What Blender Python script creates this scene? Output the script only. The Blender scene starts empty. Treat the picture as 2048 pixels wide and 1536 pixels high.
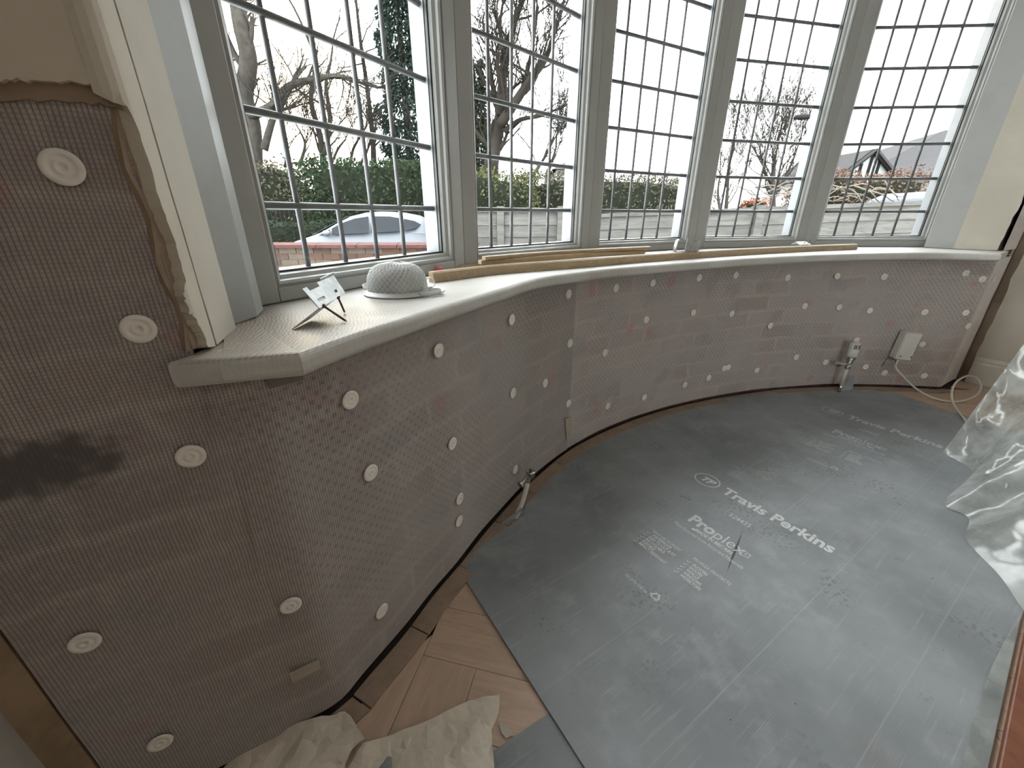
import bpy, bmesh, math, random
import numpy as np
from mathutils import Vector, Matrix, noise as mnoise
from mathutils.geometry import delaunay_2d_cdt

R = math.radians
random.seed(7)
SC = bpy.context.scene
COL = SC.collection

# ------------------------------------------------------------------ camera
H_CAM = 0.92
F_PX = 806.0
PITCH = math.atan((768 - 430) / F_PX)
cam_d = bpy.data.cameras.new('camera')
cam_d.sensor_fit = 'HORIZONTAL'
cam_d.sensor_width = 36.0
cam_d.lens = F_PX / 2048 * 36.0
cam_d.clip_start = 0.02
cam_d.clip_end = 400
cam = bpy.data.objects.new('camera', cam_d)
cam.location = (0, 0, H_CAM)
cam.rotation_euler = (math.pi / 2 - PITCH, 0, 0)
COL.objects.link(cam)
SC.camera = cam

# ------------------------------------------------------------------ sky, exposure
SUN_DIR = Vector((-0.52, 0.95, 0.235)).normalized()
world = bpy.data.worlds.new('overcast_sky')
SC.world = world
world.use_nodes = True
nt = world.node_tree
nt.nodes.clear()
wo = nt.nodes.new('ShaderNodeOutputWorld')
bg = nt.nodes.new('ShaderNodeBackground')
tc = nt.nodes.new('ShaderNodeTexCoord')
nrm = nt.nodes.new('ShaderNodeVectorMath'); nrm.operation = 'NORMALIZE'
nt.links.new(tc.outputs['Generated'], nrm.inputs[0])
dot = nt.nodes.new('ShaderNodeVectorMath'); dot.operation = 'DOT_PRODUCT'
nt.links.new(nrm.outputs[0], dot.inputs[0]); dot.inputs[1].default_value = SUN_DIR
mr = nt.nodes.new('ShaderNodeMapRange')
mr.inputs['From Min'].default_value = 0.975; mr.inputs['From Max'].default_value = 1.0
nt.links.new(dot.outputs['Value'], mr.inputs['Value'])
cn = nt.nodes.new('ShaderNodeTexNoise'); cn.inputs['Scale'].default_value = 2.2
cn.inputs['Detail'].default_value = 3
nt.links.new(nrm.outputs[0], cn.inputs['Vector'])
cr = nt.nodes.new('ShaderNodeMix'); cr.data_type = 'RGBA'
cr.inputs[6].default_value = (0.90, 0.95, 1.0, 1); cr.inputs[7].default_value = (1.0, 0.995, 0.985, 1)
nt.links.new(cn.outputs['Fac'], cr.inputs[0])
wm = nt.nodes.new('ShaderNodeMix'); wm.data_type = 'RGBA'
wm.inputs[7].default_value = (1.9, 1.45, 0.95, 1)
nt.links.new(mr.outputs[0], wm.inputs[0]); nt.links.new(cr.outputs[2], wm.inputs[6])
nt.links.new(wm.outputs[2], bg.inputs['Color'])
bg.inputs['Strength'].default_value = 1.0
nt.links.new(bg.outputs[0], wo.inputs[0])
SC.view_settings.view_transform = 'Standard'
SC.view_settings.look = 'None'
SC.view_settings.gamma = 1.0
SC.view_settings.use_curve_mapping = False
SC.view_settings.exposure = 3.58
SC.cycles.max_bounces = 12
SC.cycles.diffuse_bounces = 6
SC.cycles.transparent_max_bounces = 16
SC.cycles.caustics_reflective = False
SC.cycles.caustics_refractive = False

# ------------------------------------------------------------------ pixel geometry (2048 x 1536 frame)
SP, CP = math.sin(PITCH), math.cos(PITCH)
def ray(u, v):
    x = (u - 1024) / F_PX; y = -(v - 768) / F_PX
    return Vector((x, CP + y * SP, -SP + y * CP))
def atz(u, v, z):
    d = ray(u, v); return Vector((0, 0, H_CAM)) + d * ((z - H_CAM) / d.z)
def aty(u, v, Y):
    d = ray(u, v); return Vector((0, 0, H_CAM)) + d * (Y / d.y)
def on_line(u, v, A, B):
    """hit of the pixel ray with the vertical plane through plan points A, B"""
    d = ray(u, v); e = (B[0] - A[0], B[1] - A[1])
    det = d.x * (-e[1]) - (-e[0]) * d.y
    t = (A[0] * (-e[1]) - (-e[0]) * A[1]) / det
    return Vector((d.x * t, d.y * t, H_CAM + d.z * t))

# ------------------------------------------------------------------ object helpers
def tag(o, label=None, cat=None, group=None, kind=None):
    if label: o['label'] = label
    if cat: o['category'] = cat
    if group: o['group'] = group
    if kind: o['kind'] = kind
    return o
def empty(name, loc=(0, 0, 0), parent=None):
    o = bpy.data.objects.new(name, None); COL.objects.link(o)
    o.location = loc; o.empty_display_size = 0.05
    if parent: o.parent = parent
    return o
def link_mesh(name, me, mat, parent=None):
    o = bpy.data.objects.new(name, me); COL.objects.link(o)
    if mat is not None and len(me.materials) == 0: me.materials.append(mat)
    if parent is not None:
        o.parent = parent
        if parent.type == 'EMPTY' or parent.location.length > 0:
            o.matrix_parent_inverse = Matrix.Translation(parent.location).inverted() if parent.parent is None else Matrix.Identity(4)
    return o

class MB:
    """collects verts and faces, builds one mesh object"""
    def __init__(self): self.v = []; self.f = []; self.uv = None; self.sm = False
    def add(self, vs, fs):
        k = len(self.v); self.v += [tuple(p) for p in vs]; self.f += [tuple(i + k for i in f) for f in fs]; return self
    def box(self, c, ax, ay, az):
        c, ax, ay, az = Vector(c), Vector(ax), Vector(ay), Vector(az)
        vs = [c + ax * i + ay * j + az * k for k in (-1, 1) for j in (-1, 1) for i in (-1, 1)]
        return self.add(vs, [(0, 2, 3, 1), (4, 5, 7, 6), (0, 1, 5, 4), (2, 6, 7, 3), (0, 4, 6, 2), (1, 3, 7, 5)])
    def aabb(self, lo, hi):
        lo, hi = Vector(lo), Vector(hi); c = (lo + hi) / 2; h = (hi - lo) / 2
        return self.box(c, (h.x, 0, 0), (0, h.y, 0), (0, 0, h.z))
    def bar(self, a, b, w, h, up=(0, 0, 1)):
        a, b = Vector(a), Vector(b); d = b - a; x = d.normalized()
        y = Vector(up).cross(x); y = y.normalized() if y.length > 1e-6 else Vector((1, 0, 0)); z = x.cross(y)
        return self.box((a + b) / 2, d / 2, y * w / 2, z * h / 2)
    def prism(self, poly, z0, z1):
        n = len(poly)
        a = sum(poly[i][0] * poly[(i + 1) % n][1] - poly[(i + 1) % n][0] * poly[i][1] for i in range(n))
        if a < 0: poly = poly[::-1]
        vs = [(p[0], p[1], z0) for p in poly] + [(p[0], p[1], z1) for p in poly]
        fs = [tuple(range(n - 1, -1, -1)), tuple(range(n, 2 * n))]
        fs += [(i, (i + 1) % n, n + (i + 1) % n, n + i) for i in range(n)]
        return self.add(vs, fs)
    def tube(self, pts, rad, n=8, cap=True):
        pts = [Vector(p) for p in pts]; m = len(pts)
        rs = rad if isinstance(rad, (list, tuple)) else [rad] * m
        vs = []; ref = Vector((0, 0, 1))
        t0 = (pts[1] - pts[0]).normalized()
        if abs(t0.dot(ref)) > .9: ref = Vector((1, 0, 0))
        for i, p in enumerate(pts):
            t = (pts[min(i + 1, m - 1)] - pts[max(i - 1, 0)]).normalized()
            x = ref - t * ref.dot(t); x.normalize(); ref = x; y = t.cross(x)
            for k in range(n):
                a = 2 * math.pi * k / n
                vs.append(p + (x * math.cos(a) + y * math.sin(a)) * rs[i])
        fs = [(i * n + k, i * n + (k + 1) % n, (i + 1) * n + (k + 1) % n, (i + 1) * n + k) for i in range(m - 1) for k in range(n)]
        if cap: fs += [tuple(range(n - 1, -1, -1)), tuple((m - 1) * n + k for k in range(n))]
        return self.add(vs, fs)
    def lathe(self, prof, origin, axis, n=24):
        o = Vector(origin); z = Vector(axis).normalized()
        x = z.orthogonal().normalized(); y = z.cross(x); vs = []
        for r, h in prof:
            for k in range(n):
                a = 2 * math.pi * k / n
                vs.append(o + z * h + (x * math.cos(a) + y * math.sin(a)) * max(r, 1e-5))
        m = len(prof)
        fs = [(i * n + k, i * n + (k + 1) % n, (i + 1) * n + (k + 1) % n, (i + 1) * n + k) for i in range(m - 1) for k in range(n)]
        return self.add(vs, fs)
    def build(self, name, mat, parent=None, smooth=False, bevel=0, seg=2, solid=0, offset=0, norm=True):
        me = bpy.data.meshes.new(name); me.from_pydata(self.v, [], self.f)
        if self.uv is not None:
            l = me.uv_layers.new(name='uv')
            arr = np.array([self.uv[lp.vertex_index] for lp in me.loops], dtype=np.float32)
            l.data.foreach_set('uv', arr.ravel())
        if norm:
            bm = bmesh.new(); bm.from_mesh(me); bmesh.ops.recalc_face_normals(bm, faces=bm.faces); bm.to_mesh(me); bm.free()
        me.update()
        if smooth: me.polygons.foreach_set('use_smooth', [True] * len(me.polygons))
        o = link_mesh(name, me, mat, parent)
        if solid:
            md = o.modifiers.new('solid', 'SOLIDIFY'); md.thickness = solid; md.offset = offset
        if bevel:
            md = o.modifiers.new('bevel', 'BEVEL'); md.width = bevel; md.segments = seg; md.limit_method = 'ANGLE'; md.angle_limit = R(35)
            md.harden_normals = False
        return o

def copy_of(o, parent=None):
    c = o.copy(); COL.objects.link(c)
    if parent is not None: c.parent = parent
    return c

def smooth_path(pts, n=8):
    """Catmull-Rom through the points"""
    P = [Vector(p) for p in pts]; out = []
    for i in range(len(P) - 1):
        p0 = P[i - 1] if i else P[0] * 2 - P[1]
        p1, p2 = P[i], P[i + 1]
        p3 = P[i + 2] if i + 2 < len(P) else P[-1] * 2 - P[-2]
        for k in range(n):
            t = k / n
            out.append(0.5 * ((2 * p1) + (p2 - p0) * t + (2 * p0 - 5 * p1 + 4 * p2 - p3) * t * t + (3 * p1 - p0 - 3 * p2 + p3) * t ** 3))
    out.append(P[-1]); return out

def cdt_patch(poly, step, jitter=.35, rnd=None):
    """2D polygon -> (verts2d, faces) with interior points"""
    rnd = rnd or random
    n = len(poly); pts = [Vector((p[0], p[1])) for p in poly]
    xs = [p.x for p in pts]; ys = [p.y for p in pts]
    def inside(x, y):
        c = False; j = n - 1
        for i in range(n):
            if (pts[i].y > y) != (pts[j].y > y) and x < (pts[j].x - pts[i].x) * (y - pts[i].y) / (pts[j].y - pts[i].y) + pts[i].x: c = not c
            j = i
        return c
    allp = list(pts)
    x = min(xs)
    while x < max(xs):
        y = min(ys)
        while y < max(ys):
            px = x + rnd.uniform(-jitter, jitter) * step; py = y + rnd.uniform(-jitter, jitter) * step
            if inside(px, py): allp.append(Vector((px, py)))
            y += step
        x += step
    vs, es, fs, _, _, _ = delaunay_2d_cdt(allp, [(i, (i + 1) % n) for i in range(n)], [], 1, 1e-6)
    return [(v.x, v.y) for v in vs], [tuple(f) for f in fs]

# ------------------------------------------------------------------ materials
class NB:
    def __init__(self, name):
        self.m = bpy.data.materials.new(name); self.m.use_nodes = True
        self.t = self.m.node_tree; self.t.nodes.clear()
        self.out = self.t.nodes.new('ShaderNodeOutputMaterial')
    def n(self, typ, **kw):
        nd = self.t.nodes.new('ShaderNode' + typ)
        for k, v in kw.items():
            if k.startswith('i_'):
                self.set(nd, k[2:].replace('_', ' '), v)
            elif k.startswith('x'): self.set(nd, int(k[1:]), v)
            else: setattr(nd, k, v)
        return nd
    def set(self, nd, key, v):
        s = nd.inputs[key]
        if isinstance(v, bpy.types.NodeSocket): self.t.links.new(v, s)
        elif isinstance(v, (tuple, list)) and len(v) == 3 and s.type == 'RGBA': s.default_value = (*v, 1)
        else: s.default_value = v
    def math(self, op, a, b=None, c=None):
        nd = self.n('Math', operation=op); self.set(nd, 0, a)
        if b is not None: self.set(nd, 1, b)
        if c is not None: self.set(nd, 2, c)
        return nd.outputs[0]
    def mix(self, f, a, b, blend='MIX'):
        nd = self.n('Mix', data_type='RGBA', blend_type=blend); self.set(nd, 0, f); self.set(nd, 6, a); self.set(nd, 7, b)
        return nd.outputs[2]
    def noise(self, vec, scale, detail=3, rough=.55, dist=0):
        nd = self.n('TexNoise'); nd.inputs['Scale'].default_value = scale; nd.inputs['Detail'].default_value = detail
        nd.inputs['Roughness'].default_value = rough; nd.inputs['Distortion'].default_value = dist
        if vec is not None: self.t.links.new(vec, nd.inputs['Vector'])
        return nd.outputs['Fac']
    def ramp(self, f, lo, hi, a=0., b=1.):
        nd = self.n('MapRange', interpolation_type='SMOOTHSTEP'); self.set(nd, 'Value', f)
        nd.inputs['From Min'].default_value = lo; nd.inputs['From Max'].default_value = hi
        nd.inputs['To Min'].default_value = a; nd.inputs['To Max'].default_value = b
        return nd.outputs[0]
    def coord(self, which='Object', scale=None, rot=None):
        tc = self.n('TexCoord'); o = tc.outputs[which]
        if scale or rot:
            mp = self.n('Mapping'); self.t.links.new(o, mp.inputs[0])
            if rot: mp.inputs['Rotation'].default_value = rot
            if scale: mp.inputs['Scale'].default_value = scale
            o = mp.outputs[0]
        return o
    def bump(self, h, strength=.3, dist=.002):
        nd = self.n('Bump'); nd.inputs['Strength'].default_value = strength; nd.inputs['Distance'].default_value = dist
        self.t.links.new(h, nd.inputs['Height']); return nd.outputs[0]
    def bsdf(self, col, rough=.6, normal=None, metal=0., spec=.5, **kw):
        p = self.n('BsdfPrincipled'); self.set(p, 'Base Color', col); self.set(p, 'Roughness', rough)
        self.set(p, 'Metallic', metal); self.set(p, 'Specular IOR Level', spec)
        for k, v in kw.items(): self.set(p, k.replace('_', ' '), v)
        if normal is not None: self.t.links.new(normal, p.inputs['Normal'])
        return p.outputs[0]
    def done(self, sh): self.t.links.new(sh, self.out.inputs[0]); return self.m

MATS = {}
def simple(name, col, rough=.6, var=.12, scale=12., metal=0., spec=.5, bump=.0, col2=None, stretch=None):
    if name in MATS: return MATS[name]
    b = NB(name); c = b.coord('Object', scale=stretch)
    f = b.noise(c, scale, 4)
    c2 = col2 or tuple(x * (1 - var) for x in col)
    cc = b.mix(b.ramp(f, .3, .7), col, c2)
    nm = b.bump(b.noise(c, scale * 6, 2), bump) if bump else None
    MATS[name] = b.done(b.bsdf(cc, rough, nm, metal, spec)); return MATS[name]

def mat_membrane(name, seed):
    b = NB(name)
    uvn = b.n('UVMap', uv_map='uv')
    sep = b.n('SeparateXYZ'); b.t.links.new(uvn.outputs[0], sep.inputs[0]); u, v = sep.outputs[0], sep.outputs[1]
    nz = b.noise(uvn.outputs[0], 5 + seed, 3)
    warp = b.math('MULTIPLY', b.math('SUBTRACT', nz, .5), .012)
    u2, v2 = b.math('ADD', u, warp), b.math('ADD', v, warp)
    P = .0043
    tu = b.math('ABSOLUTE', b.math('SUBTRACT', b.math('FRACT', b.math('DIVIDE', u2, P)), .5))
    tv = b.math('ABSOLUTE', b.math('SUBTRACT', b.math('FRACT', b.math('DIVIDE', v2, P)), .5))
    gu = b.ramp(tu, .27, .40); gv = b.ramp(tv, .29, .42)
    grid = b.math('MAXIMUM', gu, b.math('MULTIPLY', gv, .5))
    # woven flecks: short staggered dashes
    rh, cw = .0122, .0225
    rowf = b.math('DIVIDE', v2, rh); row = b.math('FLOOR', rowf)
    fv = b.math('ABSOLUTE', b.math('SUBTRACT', b.math('FRACT', rowf), .5))
    fu = b.math('ABSOLUTE', b.math('SUBTRACT', b.math('FRACT', b.math('ADD', b.math('DIVIDE', u2, cw), b.math('MULTIPLY', b.math('MODULO', row, 2.), .5))), .5))
    mot = b.math('MULTIPLY', b.ramp(fu, .13, .21, 1, 0), b.ramp(fv, .2, .32, 1, 0))
    lines = b.ramp(b.math('ABSOLUTE', b.math('SUBTRACT', b.math('FRACT', b.math('DIVIDE', v2, .0042)), .5)), .2, .3)
    mot = b.math('MULTIPLY', mot, b.math('MULTIPLY_ADD', lines, .6, .4))
    mask = b.ramp(b.noise(uvn.outputs[0], 2.3 + seed * .3, 2), .38, .6, .25, 1)
    mot = b.math('MULTIPLY', mot, b.math('MULTIPLY', mask, b.ramp(u, -.14, .12, .25, 1)))
    # masonry showing through the translucent sheet
    wv = b.n('VectorMath', operation='ADD'); b.t.links.new(uvn.outputs[0], wv.inputs[0])
    nzc = b.n('TexNoise'); nzc.inputs['Scale'].default_value = 14; b.t.links.new(uvn.outputs[0], nzc.inputs['Vector'])
    sc = b.n('VectorMath', operation='MULTIPLY_ADD'); b.t.links.new(nzc.outputs['Color'], sc.inputs[0])
    sc.inputs[1].default_value = (.05, .03, 0); sc.inputs[2].default_value = (-.025, -.015, 0)
    b.t.links.new(sc.outputs[0], wv.inputs[1])
    br = b.n('TexBrick'); b.t.links.new(wv.outputs[0], br.inputs['Vector'])
    br.inputs['Scale'].default_value = 1.; br.inputs['Brick Width'].default_value = .225; br.inputs['Row Height'].default_value = .078
    br.inputs['Mortar Size'].default_value = .014; br.inputs['Mortar Smooth'].default_value = 1.
    br.inputs['Color1'].default_value = (.34, .275, .26, 1); br.inputs['Color2'].default_value = (.44, .375, .35, 1)
    br.inputs['Mortar'].default_value = (.47, .42, .385, 1)
    big = b.noise(uvn.outputs[0], 3.1, 3)
    c = b.mix(b.ramp(big, .35, .66), br.outputs['Color'], (.41, .37, .35))
    c = b.mix(b.ramp(b.noise(uvn.outputs[0], 6.3 + seed, 2), .56, .72, 0, .5), c, (.25, .245, .26))
    c = b.mix(b.ramp(b.noise(uvn.outputs[0], 8.7 + seed, 1), .66, .76, 0, .6), c, (.50, .20, .20))
    c = b.mix(b.ramp(b.noise(uvn.outputs[0], 7.1 + 2 * seed, 1), .69, .78, 0, .45), c, (.52, .44, .28))
    # bleached dust
    c = b.mix(b.ramp(b.noise(uvn.outputs[0], 90, 2), .45, .75, 0, .28), c, (.60, .55, .52))
    if seed == 0:   # navy print blotch near the left end
        px = b.math('DIVIDE', b.math('ADD', u, .225), .075); pz = b.math('DIVIDE', b.math('SUBTRACT', v, .655), .036)
        r2 = b.math('ADD', b.math('MULTIPLY', px, px), b.math('MULTIPLY', pz, pz))
        r2 = b.math('ADD', r2, b.math('MULTIPLY', b.math('SUBTRACT', b.noise(uvn.outputs[0], 45, 1), .5), 2.2))
        c = b.mix(b.ramp(r2, .3, 1.5, .75, 0), c, (.018, .016, .024))
    c = b.mix(b.math('MULTIPLY', grid, .60), c, (.07, .06, .058))
    c = b.mix(b.math('MULTIPLY', mot, .62), c, (.07, .062, .06))
    hgt = b.math('SUBTRACT', 1., b.math('MAXIMUM', grid, mot))
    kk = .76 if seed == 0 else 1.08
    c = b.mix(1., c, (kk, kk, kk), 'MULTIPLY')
    return b.done(b.bsdf(c, .5, b.bump(hgt, .35, .0012), spec=.35, Sheen_Weight=1.0, Sheen_Roughness=.45, Sheen_Tint=(.95, .9, .86)))

def mat_plaster(name, col, col2, rough=.85):
    b = NB(name); c = b.coord('Object')
    f = b.noise(c, 3.5, 5, .6)
    cc = b.mix(b.ramp(f, .3, .72), col, col2)
    cc = b.mix(b.ramp(b.noise(c, 60, 3), .62, .8, 0, .25), cc, tuple(x * .7 for x in col))
    return b.done(b.bsdf(cc, rough, b.bump(b.noise(c, 140, 3), .25, .001), spec=.25))

def mat_upvc(name, col=(.275, .275, .264)):
    b = NB(name); c = b.coord('Object')
    f = b.noise(c, 9, 4)
    cc = b.mix(b.ramp(f, .52, .8, 0, .3), col, (.20, .182, .157))
    cc = b.mix(b.ramp(b.noise(b.coord('Object', scale=(1, 1, .12)), 120, 2), .62, .8, 0, .18), cc, (.18, .158, .132))
    return b.done(b.bsdf(cc, .4, spec=.5))

def mat_sill():
    b = NB('worn_sill_paint'); c = b.coord('Object')
    base = b.mix(b.ramp(b.noise(c, 6, 4), .3, .75), (.47, .463, .445), (.39, .373, .343))
    # bare timber worn through near the left end: wavy growth lines
    wv = b.n('TexWave', wave_type='RINGS', rings_direction='Z', wave_profile='SIN')
    mp = b.n('Mapping'); b.t.links.new(c, mp.inputs[0]); mp.inputs['Location'].default_value = (.72, -.50, 0)
    b.t.links.new(mp.outputs[0], wv.inputs['Vector']); wv.inputs['Scale'].default_value = 52
    wv.inputs['Distortion'].default_value = 6.; wv.inputs['Detail'].default_value = 2; wv.inputs['Detail Scale'].default_value = 1.1
    dst = b.n('VectorMath', operation='DISTANCE'); b.t.links.new(c, dst.inputs[0]); dst.inputs[1].default_value = (-.40, .62, .755)
    m = b.ramp(b.math('ADD', dst.outputs['Value'], b.math('MULTIPLY', b.math('SUBTRACT', b.noise(c, 11, 3), .5), .24)), .09, .30, 1, 0)
    timber = b.mix(b.ramp(wv.outputs['Fac'], .2, .75), (.115, .062, .03), (.275, .212, .145))
    geo = b.n('NewGeometry'); gz = b.n('SeparateXYZ'); b.t.links.new(geo.outputs['Normal'], gz.inputs[0])
    cc = b.mix(b.math('MULTIPLY', m, b.ramp(gz.outputs[2], .5, .95, .12, .75)), base, timber)
    st = b.noise(b.coord('Object', scale=(1, 1, 1)), 45, 4)
    cc = b.mix(b.ramp(st, .56, .8, 0, .4), cc, (.33, .31, .27))
    ring = b.n('TexWave', wave_type='RINGS', rings_direction='Z'); b.t.links.new(c, ring.inputs['Vector'])
    ring.inputs['Scale'].default_value = 22; ring.inputs['Distortion'].default_value = 7
    cc = b.mix(b.math('MULTIPLY', b.ramp(ring.outputs['Fac'], .55, .95), .16), cc, (.35, .33, .29))
    return b.done(b.bsdf(cc, .45, b.bump(wv.outputs['Fac'], .05, .001), spec=.4))

def mat_wood(name, c1, c2, c3, scale=18, rot=0., rough=.45, stretch=(1, 9, 9), var=False):
    b = NB(name); c = b.coord('Object')
    if var:
        oi = b.n('ObjectInfo'); add = b.n('VectorMath', operation='ADD'); b.t.links.new(c, add.inputs[0])
        cmb = b.n('CombineXYZ'); m = b.math('MULTIPLY', oi.outputs['Random'], 17.)
        for i in range(3): b.t.links.new(m, cmb.inputs[i])
        b.t.links.new(cmb.outputs[0], add.inputs[1]); c = add.outputs[0]
    mp = b.n('Mapping'); b.t.links.new(c, mp.inputs[0]); mp.inputs['Scale'].default_value = stretch; mp.inputs['Rotation'].default_value = (0, 0, rot)
    f = b.noise(mp.outputs[0], scale * .22, 4, .6, .6)
    g = b.noise(mp.outputs[0], scale, 3)
    cc = b.mix(b.ramp(f, .32, .68), c1, c2)
    cc = b.mix(b.ramp(g, .5, .8, 0, .55), cc, c3)
    return b.done(b.bsdf(cc, rough, b.bump(g, .08, .001), spec=.06 if rough > .9 else .4))

def mat_sheet(name, dark=1.):
    """dusty fluted polypropylene floor sheet"""
    b = NB(name); c = b.coord('Object', rot=(0, 0, R(57)))   # x runs along the print, y along the flutes
    c0 = b.coord('Object')
    col = b.mix(b.ramp(b.noise(c0, 2.6, 4), .3, .7), (.165 * dark, .175 * dark, .188 * dark), (.250 * dark, .262 * dark, .28 * dark))
    dust = b.ramp(b.noise(c0, 7.5, 6, .68), .48, .8, 0, .5)
    col = b.mix(dust, col, (.37, .38, .40))
    smp = b.n('Mapping'); b.t.links.new(c, smp.inputs[0]); smp.inputs['Scale'].default_value = (40, 2.2, 1)
    scr = b.noise(smp.outputs[0], 3.2, 4)
    col = b.mix(b.ramp(scr, .55, .8, 0, .28), col, (.42, .43, .45))
    col = b.mix(b.ramp(b.noise(c0, 3.4, 3), .60, .75, 0, .4), col, (.15, .12, .10))
    vo = b.n('TexVoronoi'); vo.inputs['Scale'].default_value = 85; b.t.links.new(c0, vo.inputs['Vector'])
    tm = b.math('MULTIPLY', b.ramp(vo.outputs['Distance'], .25, .5, 1, 0), b.ramp(b.noise(c0, 4.2, 3, .6), .54, .66))
    col = b.mix(b.math('MULTIPLY', tm, .5), col, (.085, .09, .095))
    blk = b.ramp(b.noise(c0, 60, 2), .76, .79, 0, .7)
    col = b.mix(blk, col, (.012, .012, .012))
    sep = b.n('SeparateXYZ'); b.t.links.new(c, sep.inputs[0])
    line = b.ramp(b.math('ABSOLUTE', b.math('SUBTRACT', b.math('FRACT', b.math('DIVIDE', sep.outputs[0], .203)), .5)), .488, .4965)
    col = b.mix(b.math('MULTIPLY', line, .25), col, (.34, .345, .35))
    flu = b.math('SINE', b.math('MULTIPLY', sep.outputs[0], 1500.))
    tread = b.noise(c0, 75, 2)
    hh = b.math('ADD', b.math('MULTIPLY', flu, .25), b.math('ADD', b.math('MULTIPLY', tread, .5), b.math('MULTIPLY', line, -1.5)))
    rough = b.ramp(b.noise(c0, 5.5, 5, .7), .25, .8, .36, .58)
    return b.done(b.bsdf(col, rough, b.bump(hh, .12, .001), spec=.5))

def mat_glass():
    b = NB('window_glass'); lw = b.n('LayerWeight', i_Blend=.5)
    g = b.n('BsdfGlossy'); g.inputs['Roughness'].default_value = .02
    t = b.n('BsdfTransparent'); t.inputs['Color'].default_value = (.955, .975, .965, 1)
    mx = b.n('MixShader'); b.t.links.new(b.math('MULTIPLY_ADD', b.math('POWER', lw.outputs['Facing'], 5.), .5, .02), mx.inputs[0])
    b.t.links.new(t.outputs[0], mx.inputs[1]); b.t.links.new(g.outputs[0], mx.inputs[2])
    return b.done(mx.outputs[0])

def mat_polythene(name='polythene', clear=.54):
    b = NB(name); c = b.coord('Object')
    t = b.n('BsdfTransparent'); t.inputs['Color'].default_value = (.93, .95, .94, 1)
    d = b.n('BsdfDiffuse'); d.inputs['Color'].default_value = (.80, .82, .80, 1)
    tl = b.n('BsdfTranslucent'); tl.inputs['Color'].default_value = (.80, .82, .80, 1)
    m1 = b.n('MixShader'); m1.inputs[0].default_value = .5; b.t.links.new(d.outputs[0], m1.inputs[1]); b.t.links.new(tl.outputs[0], m1.inputs[2])
    f = b.ramp(b.noise(c, 9, 4), .3, .7, clear + .18, clear - .18)
    m2 = b.n('MixShader'); b.t.links.new(f, m2.inputs[0]); b.t.links.new(m1.outputs[0], m2.inputs[1]); b.t.links.new(t.outputs[0], m2.inputs[2])
    g = b.n('BsdfGlossy'); g.inputs['Roughness'].default_value = .16
    nb = b.bump(b.noise(c, 18, 3), .15, .004); b.t.links.new(nb, g.inputs['Normal'])
    lw = b.n('LayerWeight', i_Blend=.35)
    m3 = b.n('MixShader'); b.t.links.new(b.math('MULTIPLY_ADD', lw.outputs['Fresnel'], .45, .05), m3.inputs[0])
    b.t.links.new(m2.outputs[0], m3.inputs[1]); b.t.links.new(g.outputs[0], m3.inputs[2])
    return b.done(m3.outputs[0])

def mat_paper():
    b = NB('waxed_paper'); c = b.coord('Object')
    cc = b.mix(b.ramp(b.noise(c, 14, 4), .3, .75), (.60, .53, .44), (.50, .44, .36))
    return b.done(b.bsdf(cc, .38, b.bump(b.noise(c, 60, 3), .2, .002), spec=.45))

def mat_leaf(name, c1, c2, rough=.5):
    b = NB(name); c = b.coord('Object')
    cc = b.mix(b.ramp(b.noise(c, 3.1, 2), .3, .7), c1, c2)
    cc = b.mix(b.ramp(b.noise(c, 31, 1), .3, .7), cc, tuple(x * 1.5 for x in c2))
    return b.done(b.bsdf(cc, .85, spec=.06))

M_MEM0, M_MEM1 = mat_membrane('mesh_membrane_a', 0), mat_membrane('mesh_membrane_b', 1)
M_PLAST = mat_plaster('cream_plaster', (.47, .435, .37), (.40, .365, .31))
M_PLAST2 = mat_plaster('beige_plaster', (.52, .46, .385), (.45, .395, .33))
M_RAGGED = mat_plaster('broken_plaster', (.30, .225, .16), (.17, .12, .085))
M_UPVC = mat_upvc('white_upvc')
M_SILL = mat_sill()
M_SILL2 = mat_plaster('bare_sill_timber', (.62, .56, .47), (.52, .45, .36), .5)
M_GLASS = mat_glass()
M_GASKET = simple('black_gasket', (.012, .012, .012), .5)
M_LEAD = simple('lead_came', (.13, .13, .135), .5, .3, 40, .0)
M_SPACER = simple('white_spacer', (.20, .21, .225), .4)
M_OAKSTRIP = mat_wood('oak_strip', (.36, .265, .165), (.29, .21, .125), (.20, .135, .08), 30, stretch=(1.2, 12, 12))
M_PLANK = mat_wood('oak_plank', (.50, .355, .27), (.42, .31, .235), (.33, .245, .19), 16, stretch=(14, 1.5, 8), rough=.42, var=True)
M_EDGE = mat_wood('edging_timber', (.30, .21, .15), (.24, .175, .13), (.15, .10, .075), 22, stretch=(4, 4, 4), rough=.6, var=True)
M_SUB = simple('dark_subfloor', (.035, .026, .021), .9, .5, 8)
M_BRICKCORE = simple('old_masonry', (.10, .062, .05), .95, .5, 14)
M_SHEET = mat_sheet('grey_floor_sheet'); M_SHEET2 = mat_sheet('grey_floor_sheet_offcut', .9)
M_PRINT = simple('white_print', (.56, .58, .59), .5, .15, 60)
M_PRINT2 = simple('faint_white_print', (.50, .515, .52), .5, .3, 60)
M_WASHER = simple('white_plastic_washer', (.74, .70, .65), .45, .1, 60)
M_TAPE = simple('masking_tape', (.40, .35, .28), .6, .15, 40)
M_TAPE2 = simple('grey_tape', (.16, .145, .12), .6, .15, 40)
M_ZINC = simple('galvanised_steel', (.42, .43, .43), .42, .3, 45, .75)
M_SCREW = simple('rusty_screw', (.13, .085, .06), .55, .4, 80, .5)
M_CHROME = simple('worn_chrome', (.60, .57, .52), .22, .3, 60, 1.)
M_DARKMETAL = simple('dark_metal', (.07, .065, .06), .4, .3, 60, .6)
M_WHITEPL = simple('white_plastic', (.58, .56, .51), .4, .06, 20)
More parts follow.
